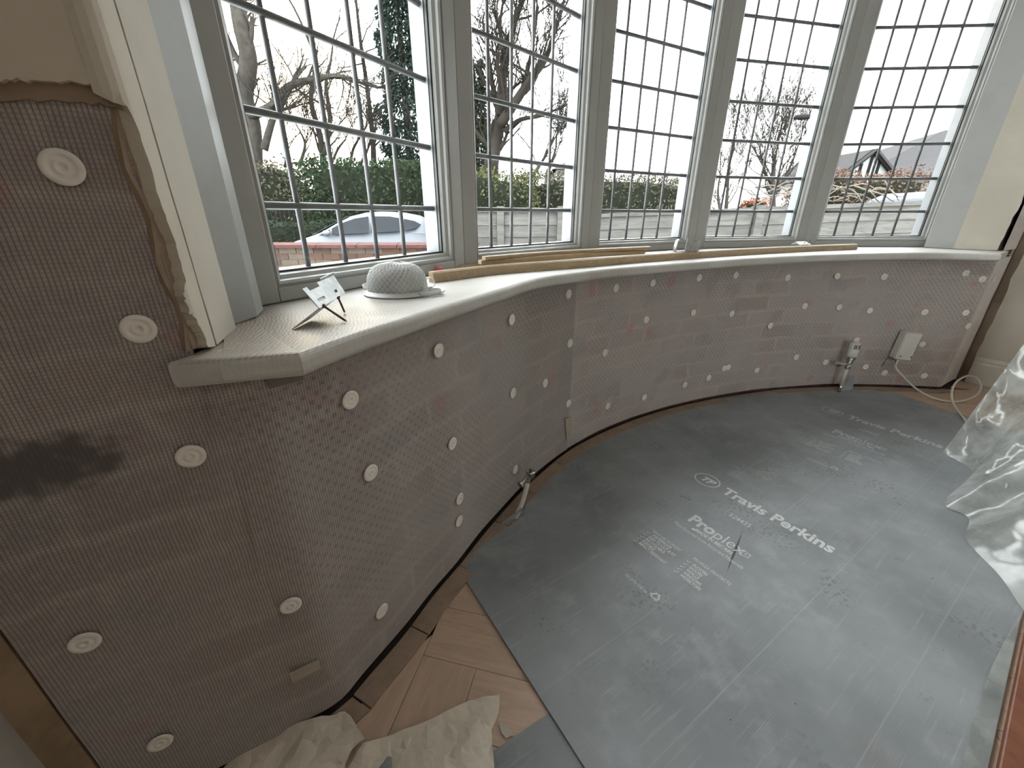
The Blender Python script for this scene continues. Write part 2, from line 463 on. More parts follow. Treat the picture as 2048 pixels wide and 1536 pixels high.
M_PIPE = simple('white_pipe', (.55, .52, .455), .4, .1, 20)
M_MASK = simple('mask_fabric', (.52, .525, .52), .9, .06, 30)
M_MASKNET = simple('mask_net', (.66, .66, .65), .5, .04, 30)
M_PINK = simple('pink_rubber', (.62, .10, .11), .45, .3, 60)
M_PAPER = mat_paper()
M_POLY = mat_polythene()
M_POLY2 = mat_polythene('polythene_film', .7)
M_MAHOG = mat_wood('reddish_wood', (.20, .075, .04), (.15, .05, .028), (.09, .03, .018), 14, stretch=(3, 3, 3), rough=.4)

# ================================================================== plan of the bay
Z_SILL = 0.755
Z_GLASS = 0.81
FN = 0.052                       # window frame face stands this far in from the glass
TH = [R(28.46 + 16.17 * i) for i in range(5)]
L_WIN = 0.724
V = [Vector((-.544, .789))]
for a in TH: V.append(V[-1] + L_WIN * Vector((math.sin(a), math.cos(a))))
# foot of the membrane, from the near left end round to the far right corner
A60 = R(58.7)
D60 = Vector((math.sin(A60), math.cos(A60)))
CORNER = Vector((-.348, .505))
wall_pts = [CORNER - D60 * .33, CORNER - D60 * .2, CORNER - D60 * .08, (-.352, .503), (-.322, .552), (-.264, .651), (-.213, .76), (-.158, .858), (-.085, 1.0),
            (.048, 1.222), (.247, 1.475), (.51, 1.69), (.816, 1.868), (1.134, 2.0), (1.468, 2.098), (1.818, 2.147), (2.1, 2.15), (2.33, 2.125), (2.44, 2.11)]
WALL = [Vector((p.x, p.y)) for p in smooth_path([(p[0], p[1], 0) for p in wall_pts], 10)]
R_CORN = Vector((2.44, 2.11)); R_END = R_CORN + D60 * .30
WALL += [R_CORN + D60 * (.30 * k / 8) for k in range(1, 9)]
S_ACC = [0.0]
for a, b_ in zip(WALL[:-1], WALL[1:]): S_ACC.append(S_ACC[-1] + (b_ - a).length)
i0 = min(range(len(WALL)), key=lambda i: (WALL[i] - CORNER).length)
S0 = S_ACC[i0]
S_ACC = [s - S0 for s in S_ACC]           # s = 0 at the near corner, negative to its left
def wall_at(s):
    for i in range(len(WALL) - 1):
        if s <= S_ACC[i + 1] or i == len(WALL) - 2:
            e = WALL[i + 1] - WALL[i]; t = (s - S_ACC[i]) / (S_ACC[i + 1] - S_ACC[i])
            d = e.normalized(); return WALL[i] + e * t, d, Vector((d.y, -d.x))
def wall_smooth(s):
    p, d, n = wall_at(s)
    d2 = (wall_at(min(s + .012, S_ACC[-1]))[0] - wall_at(max(s - .012, S_ACC[0]))[0]).normalized()
    return p, d2, Vector((d2.y, -d2.x))
def on_wall(u, v, off=0.):
    """pixel -> (s, z) on the vertical membrane surface"""
    r = ray(u, v); best = None
    for i in range(len(WALL) - 1):
        A = WALL[i]; E_ = WALL[i + 1] - A
        det = r.x * (-E_.y) - (-E_.x) * r.y
        if abs(det) < 1e-9: continue
        t = (A.x * (-E_.y) + E_.x * A.y) / det
        w = (r.x * A.y - r.y * A.x) / det
        if -1e-4 <= w <= 1.0001 and t > 0 and (best is None or t < best[0]): best = (t, S_ACC[i] + w * (S_ACC[i + 1] - S_ACC[i]))
    if best is None: return None
    return best[1], H_CAM + r.z * best[0]
S_MAX = S_ACC[-1]; S_MIN = S_ACC[0]

# ------------------------------------------------------------------ room shell
D150 = Vector((D60.y, -D60.x))          # along the side walls, into the room
L_CORN = CORNER - D60 * .345
R_WALL0 = R_END
ROOM_D = 4.2
Z_CEIL = 2.5
rb_l = L_CORN + D150 * ROOM_D; rb_r = R_WALL0 + D150 * ROOM_D
floor_o = MB().prism([tuple(p) for p in (L_CORN - D60 * .15 - D150 * .0, rb_l - D60 * .15, rb_r + D60 * .15, R_WALL0 + D60 * .15, V[5] + Vector((.1, .35)), V[4] + Vector((0, .3)), V[3] + Vector((-.1, .35)), V[2] + Vector((-.2, .3)), V[1] + Vector((-.3, .2)), V[0] + Vector((-.3, 0)))], -.2, -.007).build('floor', M_SUB)
tag(floor_o, 'dark subfloor with herringbone oak planks laid over it', 'floor', kind='structure')
bx_l = lambda a, b_, z0, z1, th, out: MB().prism([tuple(a), tuple(b_), tuple(b_ + out * th), tuple(a + out * th)], z0, z1)
def holed_wall(name, org, along, out, a_from, a_to, h0, h1, mat, label, dname, dlabel, nleaf):
    """plastered wall with an added glazed door opening for fill light from h0 to h1 along it"""
    m = MB()
    for a0, a1, z0, z1 in ((a_from, h0, -.02, Z_CEIL), (h1, a_to, -.02, Z_CEIL), (h0, h1, 2.15, Z_CEIL)):
        m.prism([tuple(org + along * a0), tuple(org + along * a1), tuple(org + along * a1 + out * .12), tuple(org + along * a0 + out * .12)], z0, z1)
    w = m.build(name, mat); tag(w, label, 'wall', kind='structure')
    pd = empty(dname, (*(org + along * (h0 + h1) / 2 + out * .05), 0)); tag(pd, dlabel, 'door', kind='structure')
    for k in range(nleaf):
        q0, q1 = org + along * (h0 + (h1 - h0) * k / nleaf) + out * .05, org + along * (h0 + (h1 - h0) * (k + 1) / nleaf) + out * .05
        m = MB()
        for e in (q0 + along * .035, q1 - along * .035): m.bar((e.x, e.y, 0), (e.x, e.y, 2.15), .06, .07, up=(along.x, along.y, 0))
        for z in (.05, 2.11): m.bar((q0.x, q0.y, z), (q1.x, q1.y, z), .06, .08)
        m.build('door_frame', M_UPVC, pd)
        m = MB(); m.bar((*(q0 + along * .06), 1.08), (*(q1 - along * .06), 1.08), .006, 2.0); m.build('glass_pane', M_GLASS, pd)
    return w
o = bx_l(R_WALL0 + D60 * .012 - D150 * .45, rb_r + D60 * .012, -.02, Z_CEIL, .12, D60).build('wall_right', mat_plaster('pale_beige_plaster', (.60, .555, .48), (.53, .485, .415)))
tag(o, 'beige plastered side wall beyond the bay, with skirting', 'wall', kind='structure')
wall_r = o
M_GREYPL = mat_plaster('grey_plaster', (.36, .33, .30), (.28, .26, .245))
holed_wall('wall_left_side', L_CORN, D150, -D60, -.3, ROOM_D, 2.2, 3.6, M_GREYPL, 'grey bare plaster side wall next to the camera', 'fill_door_1', 'white glazed double doors added unseen behind the camera for fill light', 2)  # doors are an unseen addition that lets fill light into the room
o = bx_l(rb_l, rb_r, -.02, Z_CEIL, .12, D150).build('wall_back', M_PLAST2)
tag(o, 'plain beige plastered wall opposite the bay window', 'wall', kind='structure')
o = MB().prism([tuple(p) for p in (L_CORN - D60 * .15, rb_l - D60 * .15 + D150 * .12, rb_r + D60 * .15 + D150 * .12, R_WALL0 + D60 * .15, V[5] + Vector((.1, .35)), V[4] + Vector((0, .3)), V[3] + Vector((-.1, .35)), V[2] + Vector((-.2, .3)), V[1] + Vector((-.3, .2)), V[0] + Vector((-.3, 0)))], Z_CEIL, Z_CEIL + .1).build('ceiling', simple('white_ceiling', (.75, .73, .69), .9))
tag(o, 'plain white ceiling over the bay', 'ceiling', kind='structure')

# masonry below the window, behind the membrane
mb = MB(); n = len(WALL)
inner = []; outer = []
for i, p in enumerate(WALL):
    nn = wall_smooth(S_ACC[i])[2]; ex = D60 * .013 if i == n - 1 else Vector((0, 0)); inner.append(p - nn * .014 + ex); outer.append(p - nn * .20 + ex)
vs = [(p.x, p.y, z) for z in (-.02, Z_SILL - .035) for p in inner] + [(p.x, p.y, z) for z in (-.02, Z_SILL - .035) for p in outer]
fs = []
for i in range(n - 1):
    fs += [(i, i + 1, n + i + 1, n + i), (2 * n + i + 1, 2 * n + i, 3 * n + i, 3 * n + i + 1), (n + i, n + i + 1, 3 * n + i + 1, 3 * n + i), (i + 1, i, 2 * n + i, 2 * n + i + 1)]
fs += [(0, n, 3 * n, 2 * n), (n - 1, 2 * n - 1, 4 * n - 1, 3 * n - 1)]
mb.add(vs, fs)
wall_bay = mb.build('wall_bay', M_BRICKCORE)
tag(wall_bay, 'curved brick wall of the bay below the windowsill', 'wall', kind='structure')

# front wall left of the window: masonry core, then plaster skins
NIN = Vector((D150.x, D150.y))           # room side normal of the front wall
jA, jB, jC = Vector((-.447, .630)), Vector((-.444, .694)), Vector((-.462, .745))
nose_l = CORNER - D60 * .049
core = [CORNER - D60 * .345 - NIN * .014, nose_l - NIN * .016 - D60 * .016, Vector((-.478, .64)), Vector((-.60, .80)), CORNER - D60 * .345 - NIN * .3]
wall_l = MB().prism([tuple(p) for p in core], Z_SILL - .03, Z_CEIL).build('wall_left', M_BRICKCORE)
tag(wall_l, 'left front wall with hacked-off plaster beside the bay window', 'wall', kind='structure')
core = [R_CORN + D60 * .012 - NIN * .014, R_END + D60 * .012 - NIN * .014, R_END + D60 * .012 - NIN * .35, V[5] + Vector((.02, .06)), Vector((2.40, 2.26))]
o = MB().prism([tuple(p) for p in core], Z_SILL - .03, Z_CEIL).build('wall_front', M_BRICKCORE)
tag(o, 'bare strip of front wall between bay window and side wall', 'wall', kind='structure')
# head above the windows
hd = [tuple(V[i]) for i in range(6)]
mb = MB()
for i in range(5):
    a = TH[i]; d = Vector((math.sin(a), math.cos(a))); nn = Vector((d.y, -d.x))
    mb.prism([tuple(V[i] + nn * .16), tuple(V[i + 1] + nn * .16), tuple(V[i + 1] - nn * .12), tuple(V[i] - nn * .12)], 2.17, Z_CEIL)
tag(mb.build('trim_1', M_PLAST), 'cream lintel band above the bay window', 'lintel', kind='structure')

# ------------------------------------------------------------------ plaster skins on the left wall
def q_plan(q):
    """plan point of the plaster face: q<0 on the front wall, q>0 along the reveal, rounded nose at 0"""
    rev = (jA - nose_l); rl = rev.length; rd = rev / rl
    pw = nose_l + NIN * .012
    if q < -.012: return pw + D60 * q
    if q > .012: return pw + rd * q
    a = pw - D60 * .012; c = pw; b_ = pw + rd * .012; t = (q + .012) / .024
    return a * (1 - t) ** 2 + c * 2 * t * (1 - t) + b_ * t * t
REV_L = (jA - nose_l).length
def plaster_skin(name, poly, mat, parent, th=.012, step=.03):
    v2, f2 = cdt_patch(poly, step, .05)
    m = MB()
    m.add([(*q_plan(q), z) for q, z in v2], f2)
    return m.build(name, mat, parent, smooth=False, solid=th, offset=0)
def qz(u, v):
    """pixel -> (q, z) on the front wall plane"""
    A = nose_l + NIN * .012; p = on_line(u, v, A, A + D60); return -(Vector((p.x, p.y)) - A).dot(-D60), p.z
def rag(pts, amp=.0025, n=4):
    out = []
    for a, b_ in zip(pts[:-1], pts[1:]):
        for k in range(n):
            t = k / n; out.append((a[0] + (b_[0] - a[0]) * t + random.uniform(-amp, amp), a[1] + (b_[1] - a[1]) * t + random.uniform(-amp, amp)))
    out.append(pts[-1]); return out
edge_top = [qz(u, v) for u, v in ((-90, 168), (0, 165), (40, 161), (60, 166), (90, 162), (120, 167), (150, 165), (170, 172), (185, 170), (200, 178), (222, 180), (240, 187))]
edge_side = [(.006, 1.018), (.009, .99), (.011, .96), (.008, .94), (.012, .915), (.016, .89), (.013, .87), (.012, .85), (.004, .838), (.001, .828), (.003, .812), (.009, .803), (.012, .792), (.018, .782), (.017, .768)]
zs_ = [2.49, 1.6, 1.32, 1.22, 1.13, 1.04, .99, .95, .91, .87, .83, .80, .777, Z_SILL + .004]
jag = random.Random(9)
crk = [(.049 + jag.uniform(-.0010, .0010), z, .0010 if z > 1.5 else (.0016 if z > 1.2 else .0026 + jag.uniform(-.0006, .0008))) for z in zs_]
left_q = -.30
qs_, zt_ = -.013, edge_top[-1][1] - .002
top_poly = [(left_q, 2.49), (left_q, edge_top[0][1])] + rag([e for e in edge_top if left_q < e[0] < qs_], .0012) + [(qs_, zt_), (qs_, 2.49)]
plaster_skin('plaster_skin', top_poly, M_PLAST2, wall_l, th=.0108)
strip_poly = [(qs_ - .003, 2.49), (qs_ - .003, zt_)] + rag(edge_side, .0016) + [(.020, Z_SILL + .010)] + [(q - w, z) for q, z, w in crk[::-1]]
plaster_skin('plaster_corner', strip_poly, mat_plaster('corner_plaster', (.47, .43, .36), (.40, .355, .29)), wall_l, step=.006)
rev_poly = [(q + w, z) for q, z, w in crk] + [(REV_L - .004, Z_SILL + .001), (REV_L - .004, 2.49)]
plaster_skin('reveal_plaster', rev_poly, M_PLAST, wall_l)
rdv = (jA - nose_l).normalized(); rnv = Vector((rdv.y, -rdv.x))     # room side normal of the reveal
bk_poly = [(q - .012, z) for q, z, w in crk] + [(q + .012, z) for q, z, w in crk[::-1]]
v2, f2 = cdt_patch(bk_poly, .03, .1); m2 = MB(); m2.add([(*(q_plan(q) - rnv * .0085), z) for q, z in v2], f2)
m2.build('crack_shade_strip', M_SUB, wall_l)  # dark strip behind the gap stands in for the shade inside the crack
# torn edge of the old backing coat showing below the finish
poly_t = [(q, z + .004) for q, z in edge_top] + [(q, z - .013 - .006 * abs(mnoise.noise((q * 60, 1, 0)))) for q, z in edge_top[::-1]]
m2 = MB(); v2, f2 = cdt_patch(poly_t, .02, .1); m2.add([(*(q_plan(q) - NIN * .007), z) for q, z in v2], f2)
m2.build('torn_plaster_edge', M_RAGGED, wall_l, solid=.01, offset=0)
poly_s = [(q + .006, z) for q, z in edge_side] + [(-.004 - .004 * math.sin(z * 60), z) for q, z in edge_side[::-1]]
m2 = MB(); v2, f2 = cdt_patch(poly_s, .02, .1); m2.add([(*(q_plan(q) - rnv * .006 - NIN * .003), z) for q, z in v2], f2)
m2.build('torn_plaster_edge', M_RAGGED, wall_l, solid=.006, offset=0)
# strip of brown board edge left of the membrane
p0 = CORNER - D60 * .345
o = MB().prism([tuple(p0 + NIN * .03), tuple(p0 + D60 * .022 + NIN * .004), tuple(p0 + D60 * .022 - NIN * .012), tuple(p0 - NIN * .012)], .0, 1.0).build('trim_2', simple('brown_bonding', (.25, .175, .11), .9, .3, 20))
tag(o, 'brown strip of old bonding plaster in the corner beside the membrane', 'plaster strip', kind='structure')

# right reveal and torn edge
rA, rB, rN = Vector((2.245, 2.315)), Vector((2.315, 2.225)), Vector((2.425, 2.118))
m = MB(); v2, f2 = cdt_patch(rag([(0, Z_SILL + .002), ((rN - rB).length, Z_SILL + .002)], 0) + rag([((rN - rB).length, Z_SILL + .01), ((rN - rB).length + .01, 1.0), ((rN - rB).length, 1.4), ((rN - rB).length, 2.49)], .004, 8) + [(0, 2.49)], .05, .1)
dr = (rN - rB).normalized()
m.add([(*(rB + dr * q), z) for q, z in v2], f2)
rev_r = m.build('reveal_plaster_right', M_PLAST, None, solid=.012, offset=0)
rev_r.name = 'trim_3'; tag(rev_r, 'cream plaster reveal at the far end of the bay window', 'reveal', kind='structure')
# torn plaster band on the side wall end
m = MB(); zz = [i * .06 for i in range(42)]
for k, z in enumerate(zz[:-1]):
    w0 = .012 + .012 * mnoise.noise((z * 9, 3, 0)); w1 = .012 + .012 * mnoise.noise((zz[k + 1] * 9, 3, 0))
    a = R_END + D60 * .008
    m.add([(*(a - D150 * 0), z), (*(a + D150 * (.02 + w0)), z), (*(a + D150 * (.02 + w1)), zz[k + 1]), (*a, zz[k + 1])], [(0, 1, 2, 3)])
m.build('torn_plaster_edge', M_RAGGED, wall_r, solid=.012, offset=0)
# skirting on the side wall
sk0, sk1 = R_END + D60 * .012 + D150 * .035, rb_r + D60 * .012
prof = [(0, 0), (.016, 0), (.016, .115), (.010, .128), (.012, .138), (.004, .152), (0, .155)]
m = MB()
for P_ in (sk0, sk1): pass
vs = [(*(sk0 - D60 * x), z) for x, z in prof] + [(*(sk1 - D60 * x), z) for x, z in prof]
k = len(prof); m.add(vs, [(i, (i + 1) % k, k + (i + 1) % k, k + i) for i in range(k)] + [tuple(range(k)), tuple(range(2 * k - 1, k - 1, -1))])
tag(m.build('baseboard_right', simple('cream_gloss', (.66, .62, .55), .45)), 'cream moulded skirting board at the foot of the side wall', 'skirting', kind='structure')

# ------------------------------------------------------------------ herringbone planks
PW, PL = .126, .63
ax_a = Vector((math.sin(R(13.5)), math.cos(R(13.5)))); ax_b = Vector((ax_a.y, -ax_a.x)); PO = Vector((-.201, .605))
def clip(poly, p, nn):
    out = []
    for i in range(len(poly)):
        a, b_ = poly[i], poly[(i + 1) % len(poly)]
        da, db = (a - p).dot(nn), (b_ - p).dot(nn)
        if da >= 0: out.append(a)
        if (da >= 0) != (db >= 0): out.append(a + (b_ - a) * (da / (da - db)))
    return out
def plank_region(c):
    """distance of a plan point inside the room from the nearest wall, with that wall point"""
    best = min(range(len(WALL)), key=lambda i: (WALL[i] - c).length)
    return WALL[best], wall_smooth(S_ACC[best])[2]
plank_n = 0
for i in range(-22, 23):
    for j in range(-5, 6):
        for typ in 'AB':
            b0, a0 = i * PW + j * PL, -i * PW + j * PL
            rect = (b0, b0 + PW, a0 - PL, a0) if typ == 'A' else (b0, b0 + PL, a0, a0 + PW)
            g = .0006
            poly = [PO + ax_b * x + ax_a * y for x, y in ((rect[0] + g, rect[2] + g), (rect[1] - g, rect[2] + g), (rect[1] - g, rect[3] - g), (rect[0] + g, rect[3] - g))]
            c = sum(poly, Vector((0, 0))) / 4
            if (c - Vector((.8, .8))).length > 2.6: continue
            # a plank that straddles the wall corner is trimmed on each side of it
            halves = [poly]
            if (c - CORNER).length < .75:
                cn = wall_smooth(0.)[2]; ct = Vector((-cn.y, cn.x)); halves = [clip(poly, CORNER, ct), clip(poly, CORNER, -ct)]
            keep = []
            for poly in halves:
                if len(poly) < 3: continue
                for _ in range(3):
                    for q in list(poly):
                        w, nn = plank_region(q)
                        if (q - w).dot(nn) < .0195:
                            poly = clip(poly, w + nn * .020, nn)
                            if len(poly) < 3: break
                    if len(poly) < 3: break
                if len(poly) < 3: continue
                poly = clip(poly, L_CORN + D60 * .012, D60)
                if len(poly) < 3: continue
                poly = clip(poly, R_END - D60 * .012, -D60)
                if len(poly) < 3: continue
                ar = abs(sum(poly[k].x * poly[(k + 1) % len(poly)].y - poly[(k + 1) % len(poly)].x * poly[k].y for k in range(len(poly)))) / 2
                if ar > .0006: keep.append(poly)
            if not keep: continue
            ctr = sum(keep[0], Vector((0, 0))) / len(keep[0])
            ang = math.atan2(ax_a.y, ax_a.x) if typ == 'A' else math.atan2(ax_b.y, ax_b.x)
            ca, sa = math.cos(-ang + math.pi / 2), math.sin(-ang + math.pi / 2)
            pm = MB()
            for poly in keep: pm.prism([((p - ctr).x * ca - (p - ctr).y * sa, (p - ctr).x * sa + (p - ctr).y * ca) for p in poly], -.006, 0.0)
            ob = pm.build('plank', M_PLANK, None)
            ob.parent = floor_o; ob.location = (ctr.x, ctr.y, 0); ob.rotation_euler = (0, 0, ang - math.pi / 2)
            plank_n += 1

# ------------------------------------------------------------------ timber edging between planks and wall
cuts = [on_wall(u, v) for u, v in ((700, 1390), (817, 1262), (912, 1124), (985, 1045), (1042, 975), (1105, 925), (1152, 886), (1205, 862), (1255, 842), (1345, 808), (1440, 790), (1540, 775), (1650, 768), (1745, 772), (1830, 776))]
cs = sorted([S_MIN + .03] + [c[0] for c in cuts if c] + [S_MAX - .28])
edging = empty('floor_edging', (WALL[0].x, WALL[0].y, 0))
tag(edging, 'brown timber edging pieces laid along the foot of the curved wall', 'edging')
for a, b_ in zip(cs[:-1], cs[1:]):
    if b_ - a < .02: continue
    k = max(2, int((b_ - a) / .04)); A_, B_ = [], []
    for t in range(k + 1):
        s = a + .0015 + (b_ - a - .003) * t / k; p, d, nn = wall_smooth(s)
        A_.append(p + nn * .011); B_.append(p + nn * .060)
    MB().prism([tuple(p) for p in A_ + B_[::-1]], .0003, .006 + random.uniform(-.001, .002)).build('edging_piece', M_EDGE, edging)

# ------------------------------------------------------------------ mesh membrane
SEAM = on_wall(1137, 760)[0]
NOSE_S = -.0565                 # the tall part of the near membrane stops at the plaster corner
def membrane(name, s0, s1, mat, off, label, ztop, zbot):
    m = MB(); m.uv = []
    ns = int((s1 - s0) / .018) + 1; nz = 24
    cols = sorted([s0 + (s1 - s0) * i / ns for i in range(ns + 1)] + [c_ for c_ in (NOSE_S - .0002, NOSE_S + .0002) if s0 < c_ < s1]); ns = len(cols) - 1
    for s in cols:
        p, d, nn = wall_smooth(s)
        zt = ztop(s); zb = zbot(s)
        for j in range(nz + 1):
            z = zb + (zt - zb) * j / nz
            bul = .0025 * mnoise.noise((s * 6, z * 6, off * 900))
            q = p + nn * (off + bul); m.v.append((q.x, q.y, z)); m.uv.append((s, z))
    for i in range(ns):
        for j in range(nz):
            k = i * (nz + 1) + j; m.f.append((k, k + nz + 1, k + nz + 2, k + 1))
    o = m.build(name, mat, None, smooth=True, solid=.0015, offset=-1, norm=False)
    es_ = o.modifiers.new('split', 'EDGE_SPLIT'); es_.split_angle = R(50)
    return tag(o, label, 'membrane', 'membrane sheets on the bay wall')
zb_f = lambda s: .018 + .006 * mnoise.noise((s * 4, 0, 0))
mem_a = membrane('wall_membrane', S_MIN + .01, SEAM + .012, M_MEM0, .004, 'grey mesh membrane round the near corner, ending at the taped seam',
                 lambda s: 1.075 if s < NOSE_S else (Z_SILL - .034), zb_f)
mem_b = membrane('wall_membrane', SEAM - .05, S_MAX - .05, M_MEM1, .0015, 'grey mesh membrane under the far windows, behind the white valve and box',
                 lambda s: (Z_SILL - .036 - .012 * max(0, mnoise.noise((s * 5, 8, 0)))), zb_f)
m = MB(); vs = []
# bare skirt of membrane beside the right reveal, above the sill
m.add([(*(R_CORN + D60 * (.02 + .24 * i / 6) + NIN * .003), z) for z in (Z_SILL + .0, 2.4) for i in range(7)], [(i, i + 1, 8 + i, 7 + i) for i in range(6)])
m.uv = [(S_MAX - .28 + .24 * (i % 7) / 6, v[2]) for i, v in enumerate(m.v)]
o = m.build('wall_membrane', M_MEM1, None, solid=.0015, offset=0); tag(o, 'narrow grey membrane strip above the far end of the windowsill', 'membrane', 'membrane sheets on the bay wall')

# washers that pin the membrane
wash_px_a = [(130, 336), (280, 655), (383, 907), (173, 1276), (322, 1476), (581, 1204), (759, 1219), (695, 798), (736, 943), (872, 700), (900, 886), (915, 996), (914, 1040), (1019, 639), (1027, 938), (1022, 785), (1087, 765)]
wash_px_b = [(1135, 588), (1138, 686), (1135, 806), (1208, 705), (1230, 576), (1304, 566), (1291, 639), (1287, 794), (1214, 811), (1397, 555), (1385, 625), (1470, 550), (1462, 627), (1368, 769), (1416, 755), (1447, 736), (1455, 734), (1539, 651), (1574, 555), (1608, 612), (1673, 552), (1677, 614), (1767, 553), (1738, 621), (1591, 714), (1649, 724), (1712, 680), (1730, 733), (1768, 745), (1512, 740), (1848, 624), (1843, 688), (1847, 751), (1930, 546), (1963, 558), (1985, 557), (1930, 625), (1934, 652), (1914, 712)]
wm_ = MB().lathe([(0, .0005), (.0032, .0008), (.0036, .0024), (.006, .0026), (.007, .0014), (.0105, .0014), (.011, .0021), (.013, .0023), (.0152, .0019), (.0166, .0008), (.0166, 0)], (0, 0, 0), (0, 0, 1), 28)
washer0 = None
def place_washer(u, v, par, off):
    global washer0
    h = on_wall(u, v)
    if h is None or h[0] > S_MAX - .06: return
    s, z = h; p, d, nn = wall_smooth(s); q = p + nn * (off + .0035)
    if washer0 is None:
        w = wm_.build('fixing_washer', M_WASHER, None, smooth=True); washer0 = w
    else: w = copy_of(washer0)
    w.parent = par
    n3 = Vector((nn.x, nn.y, 0)); t = Vector((d.x, d.y, 0)); M = Matrix((t, Vector((0, 0, 1)), n3)).transposed().to_4x4()
    M.translation = Vector((q.x, q.y, z)); w.matrix_world = M @ Matrix.Rotation(random.uniform(0, 6.28), 4, 'Z')
for u, v in wash_px_a: place_washer(u, v, mem_a, .004)
for u, v in wash_px_b: place_washer(u, v, mem_b, .0015)

def wall_patch(name, px, off, mat, label, cat):
    pts = [on_wall(u, v) for u, v in px]
    ss = [p[0] for p in pts]; m = MB()
    n = len(pts); half = n // 2
    for s, z in pts:
        p, d, nn = wall_smooth(s); q = p + nn * off; m.v.append((q.x, q.y, z))
    m.f.append(tuple(range(n)))
    o = m.build(name, mat, None, solid=.0008, offset=0); return tag(o, label, cat)
wall_patch('tape_strip', [(577, 1338), (606, 1324), (634, 1311), (640, 1328), (612, 1343), (585, 1357)], .009, M_TAPE, 'beige tape strip stuck low on the membrane near the corner', 'tape')
wall_patch('tape_strip', [(526, 752), (563, 744), (597, 738), (600, 757), (567, 766), (532, 775)], .009, M_TAPE2, 'brown-grey tape strip just under the near end of the windowsill', 'tape')
wall_patch('tape_strip', [(1127, 836), (1139, 833), (1138, 878), (1130, 880)], .009, M_TAPE, 'pale tape strip over the membrane seam near the floor', 'tape')

# ------------------------------------------------------------------ windowsill
front_px = [(345, 727), (440, 721), (600, 708), (700, 672), (800, 640), (900, 608), (1000, 578), (1075, 556), (1150, 545), (1240, 535), (1400, 523), (1500, 516), (1600, 511), (1700, 507.5), (1800, 505.5), (1900, 505.5), (2005, 508)]
fr = [atz(u, v, Z_SILL) for u, v in front_px]
fr = [Vector((p.x, p.y)) for p in fr]
def sm2(pts, n): return [Vector((p.x, p.y)) for p in smooth_path([(p.x, p.y, 0) for p in pts], n)]
front = fr[:2] + sm2(fr[2:], 6)
def near_back(p):
    """matching point under the window frame"""
    best = None
    for i in range(5):
        e = V[i + 1] - V[i]; t = max(0, min(1, (p - V[i]).dot(e) / e.length_squared)); q = V[i] + e * t
        if best is None or (q - p).length < (best - p).length: best = q
    return best
sill = empty('window_sill', (fr[2].x, fr[2].y, Z_SILL - .03)); tag(sill, 'long curved white-painted windowsill with rounded nosing, worn to timber at one end', 'windowsill', kind='structure')
brk_px = [(604, 708), (1075, 556), (1466, 518.5)]
brk = [Vector((p.x, p.y)) for p in (atz(u, v, Z_SILL) for u, v in brk_px)]
bi = [min(range(len(front)), key=lambda i: (front[i] - b_).length) for b_ in brk]
sects = [front[:bi[0] + 1], front[bi[0]:bi[1] + 1], front[bi[1]:bi[2] + 1], front[bi[2]:]]
left_end = [CORNER - D60 * .075 + NIN * .006]
for k, sec in enumerate(sects):
    if k == 0:
        back = [Vector((-.53, .80)), Vector((-.50, .66)), Vector((-.415, .56)), CORNER - D60 * .06 - NIN * .01, CORNER - D60 * .075 + NIN * .004]
        f2 = [fr[0] + Vector((-.005, .003))] + sec[1:]
        back[0] = near_back(sec[-1]) + Vector((-.02, .01))
    else:
        back = [near_back(p) for p in sec][::-1]
        if k == 1: back[-1] = near_back(sec[0]) + Vector((-.02, .01))
        f2 = list(sec)
        if k == 3:
            f2 = f2[:-1] + [f2[-1] + Vector((.0, .0)), f2[-1] + Vector((.03, .03))]
            back = [R_CORN + D60 * .03 + NIN * .02, R_CORN + D60 * .0 - NIN * .02, Vector((2.42, 2.22)), Vector((2.37, 2.40))] + [near_back(p) for p in sec[:-3]][::-1]
    poly = []
    for p in f2 + back:
        if not poly or (p - poly[-1]).length > 1e-4: poly.append(p)
    nf = len(f2)
    bm = bmesh.new()
    # shave each section end by a hair so that joints read
    d0 = (f2[1] - f2[0]).normalized(); d1 = (f2[-1] - f2[-2]).normalized()
    if k > 1: poly[0] = poly[0] + d0 * .0005
    if 0 < k < 3: poly[nf - 1] = poly[nf - 1] - d1 * .0005
    top = [bm.verts.new((p.x, p.y, Z_SILL)) for p in poly]; bot = [bm.verts.new((p.x, p.y, Z_SILL - .033)) for p in poly]
    bm.faces.new(top); bm.faces.new(bot[::-1])
    N_ = len(poly)
    for i in range(N_): bm.faces.new((top[i], bot[i], bot[(i + 1) % N_], top[(i + 1) % N_]))
    bmesh.ops.recalc_face_normals(bm, faces=bm.faces)
    ed = [e for e in bm.edges if all((v in top[:nf]) for v in e.verts) or all((v in bot[:nf]) for v in e.verts)]
    ed = [e for e in ed if abs(e.verts[0].index - e.verts[1].index) >= 0]
    bmesh.ops.bevel(bm, geom=ed, offset=.011, segments=4, affect='EDGES', profile=.5)
    me = bpy.data.meshes.new('sill_board'); bm.to_mesh(me); bm.free()
    so = link_mesh('sill_board', me, M_SILL, sill)
    if k == 0:
        for v_ in me.vertices:
            t_ = max(0., min(1., (-.26 - v_.co.x) / .12)) * (1. if v_.co.y < .56 else 0.)
            v_.co.z += .006 * t_; v_.co.x += .012 * t_ * NIN.x * 1.6; v_.co.y += .012 * t_ * NIN.y * 1.6
    if k == 0: so['label'] = 'dull beige end piece of the sill'

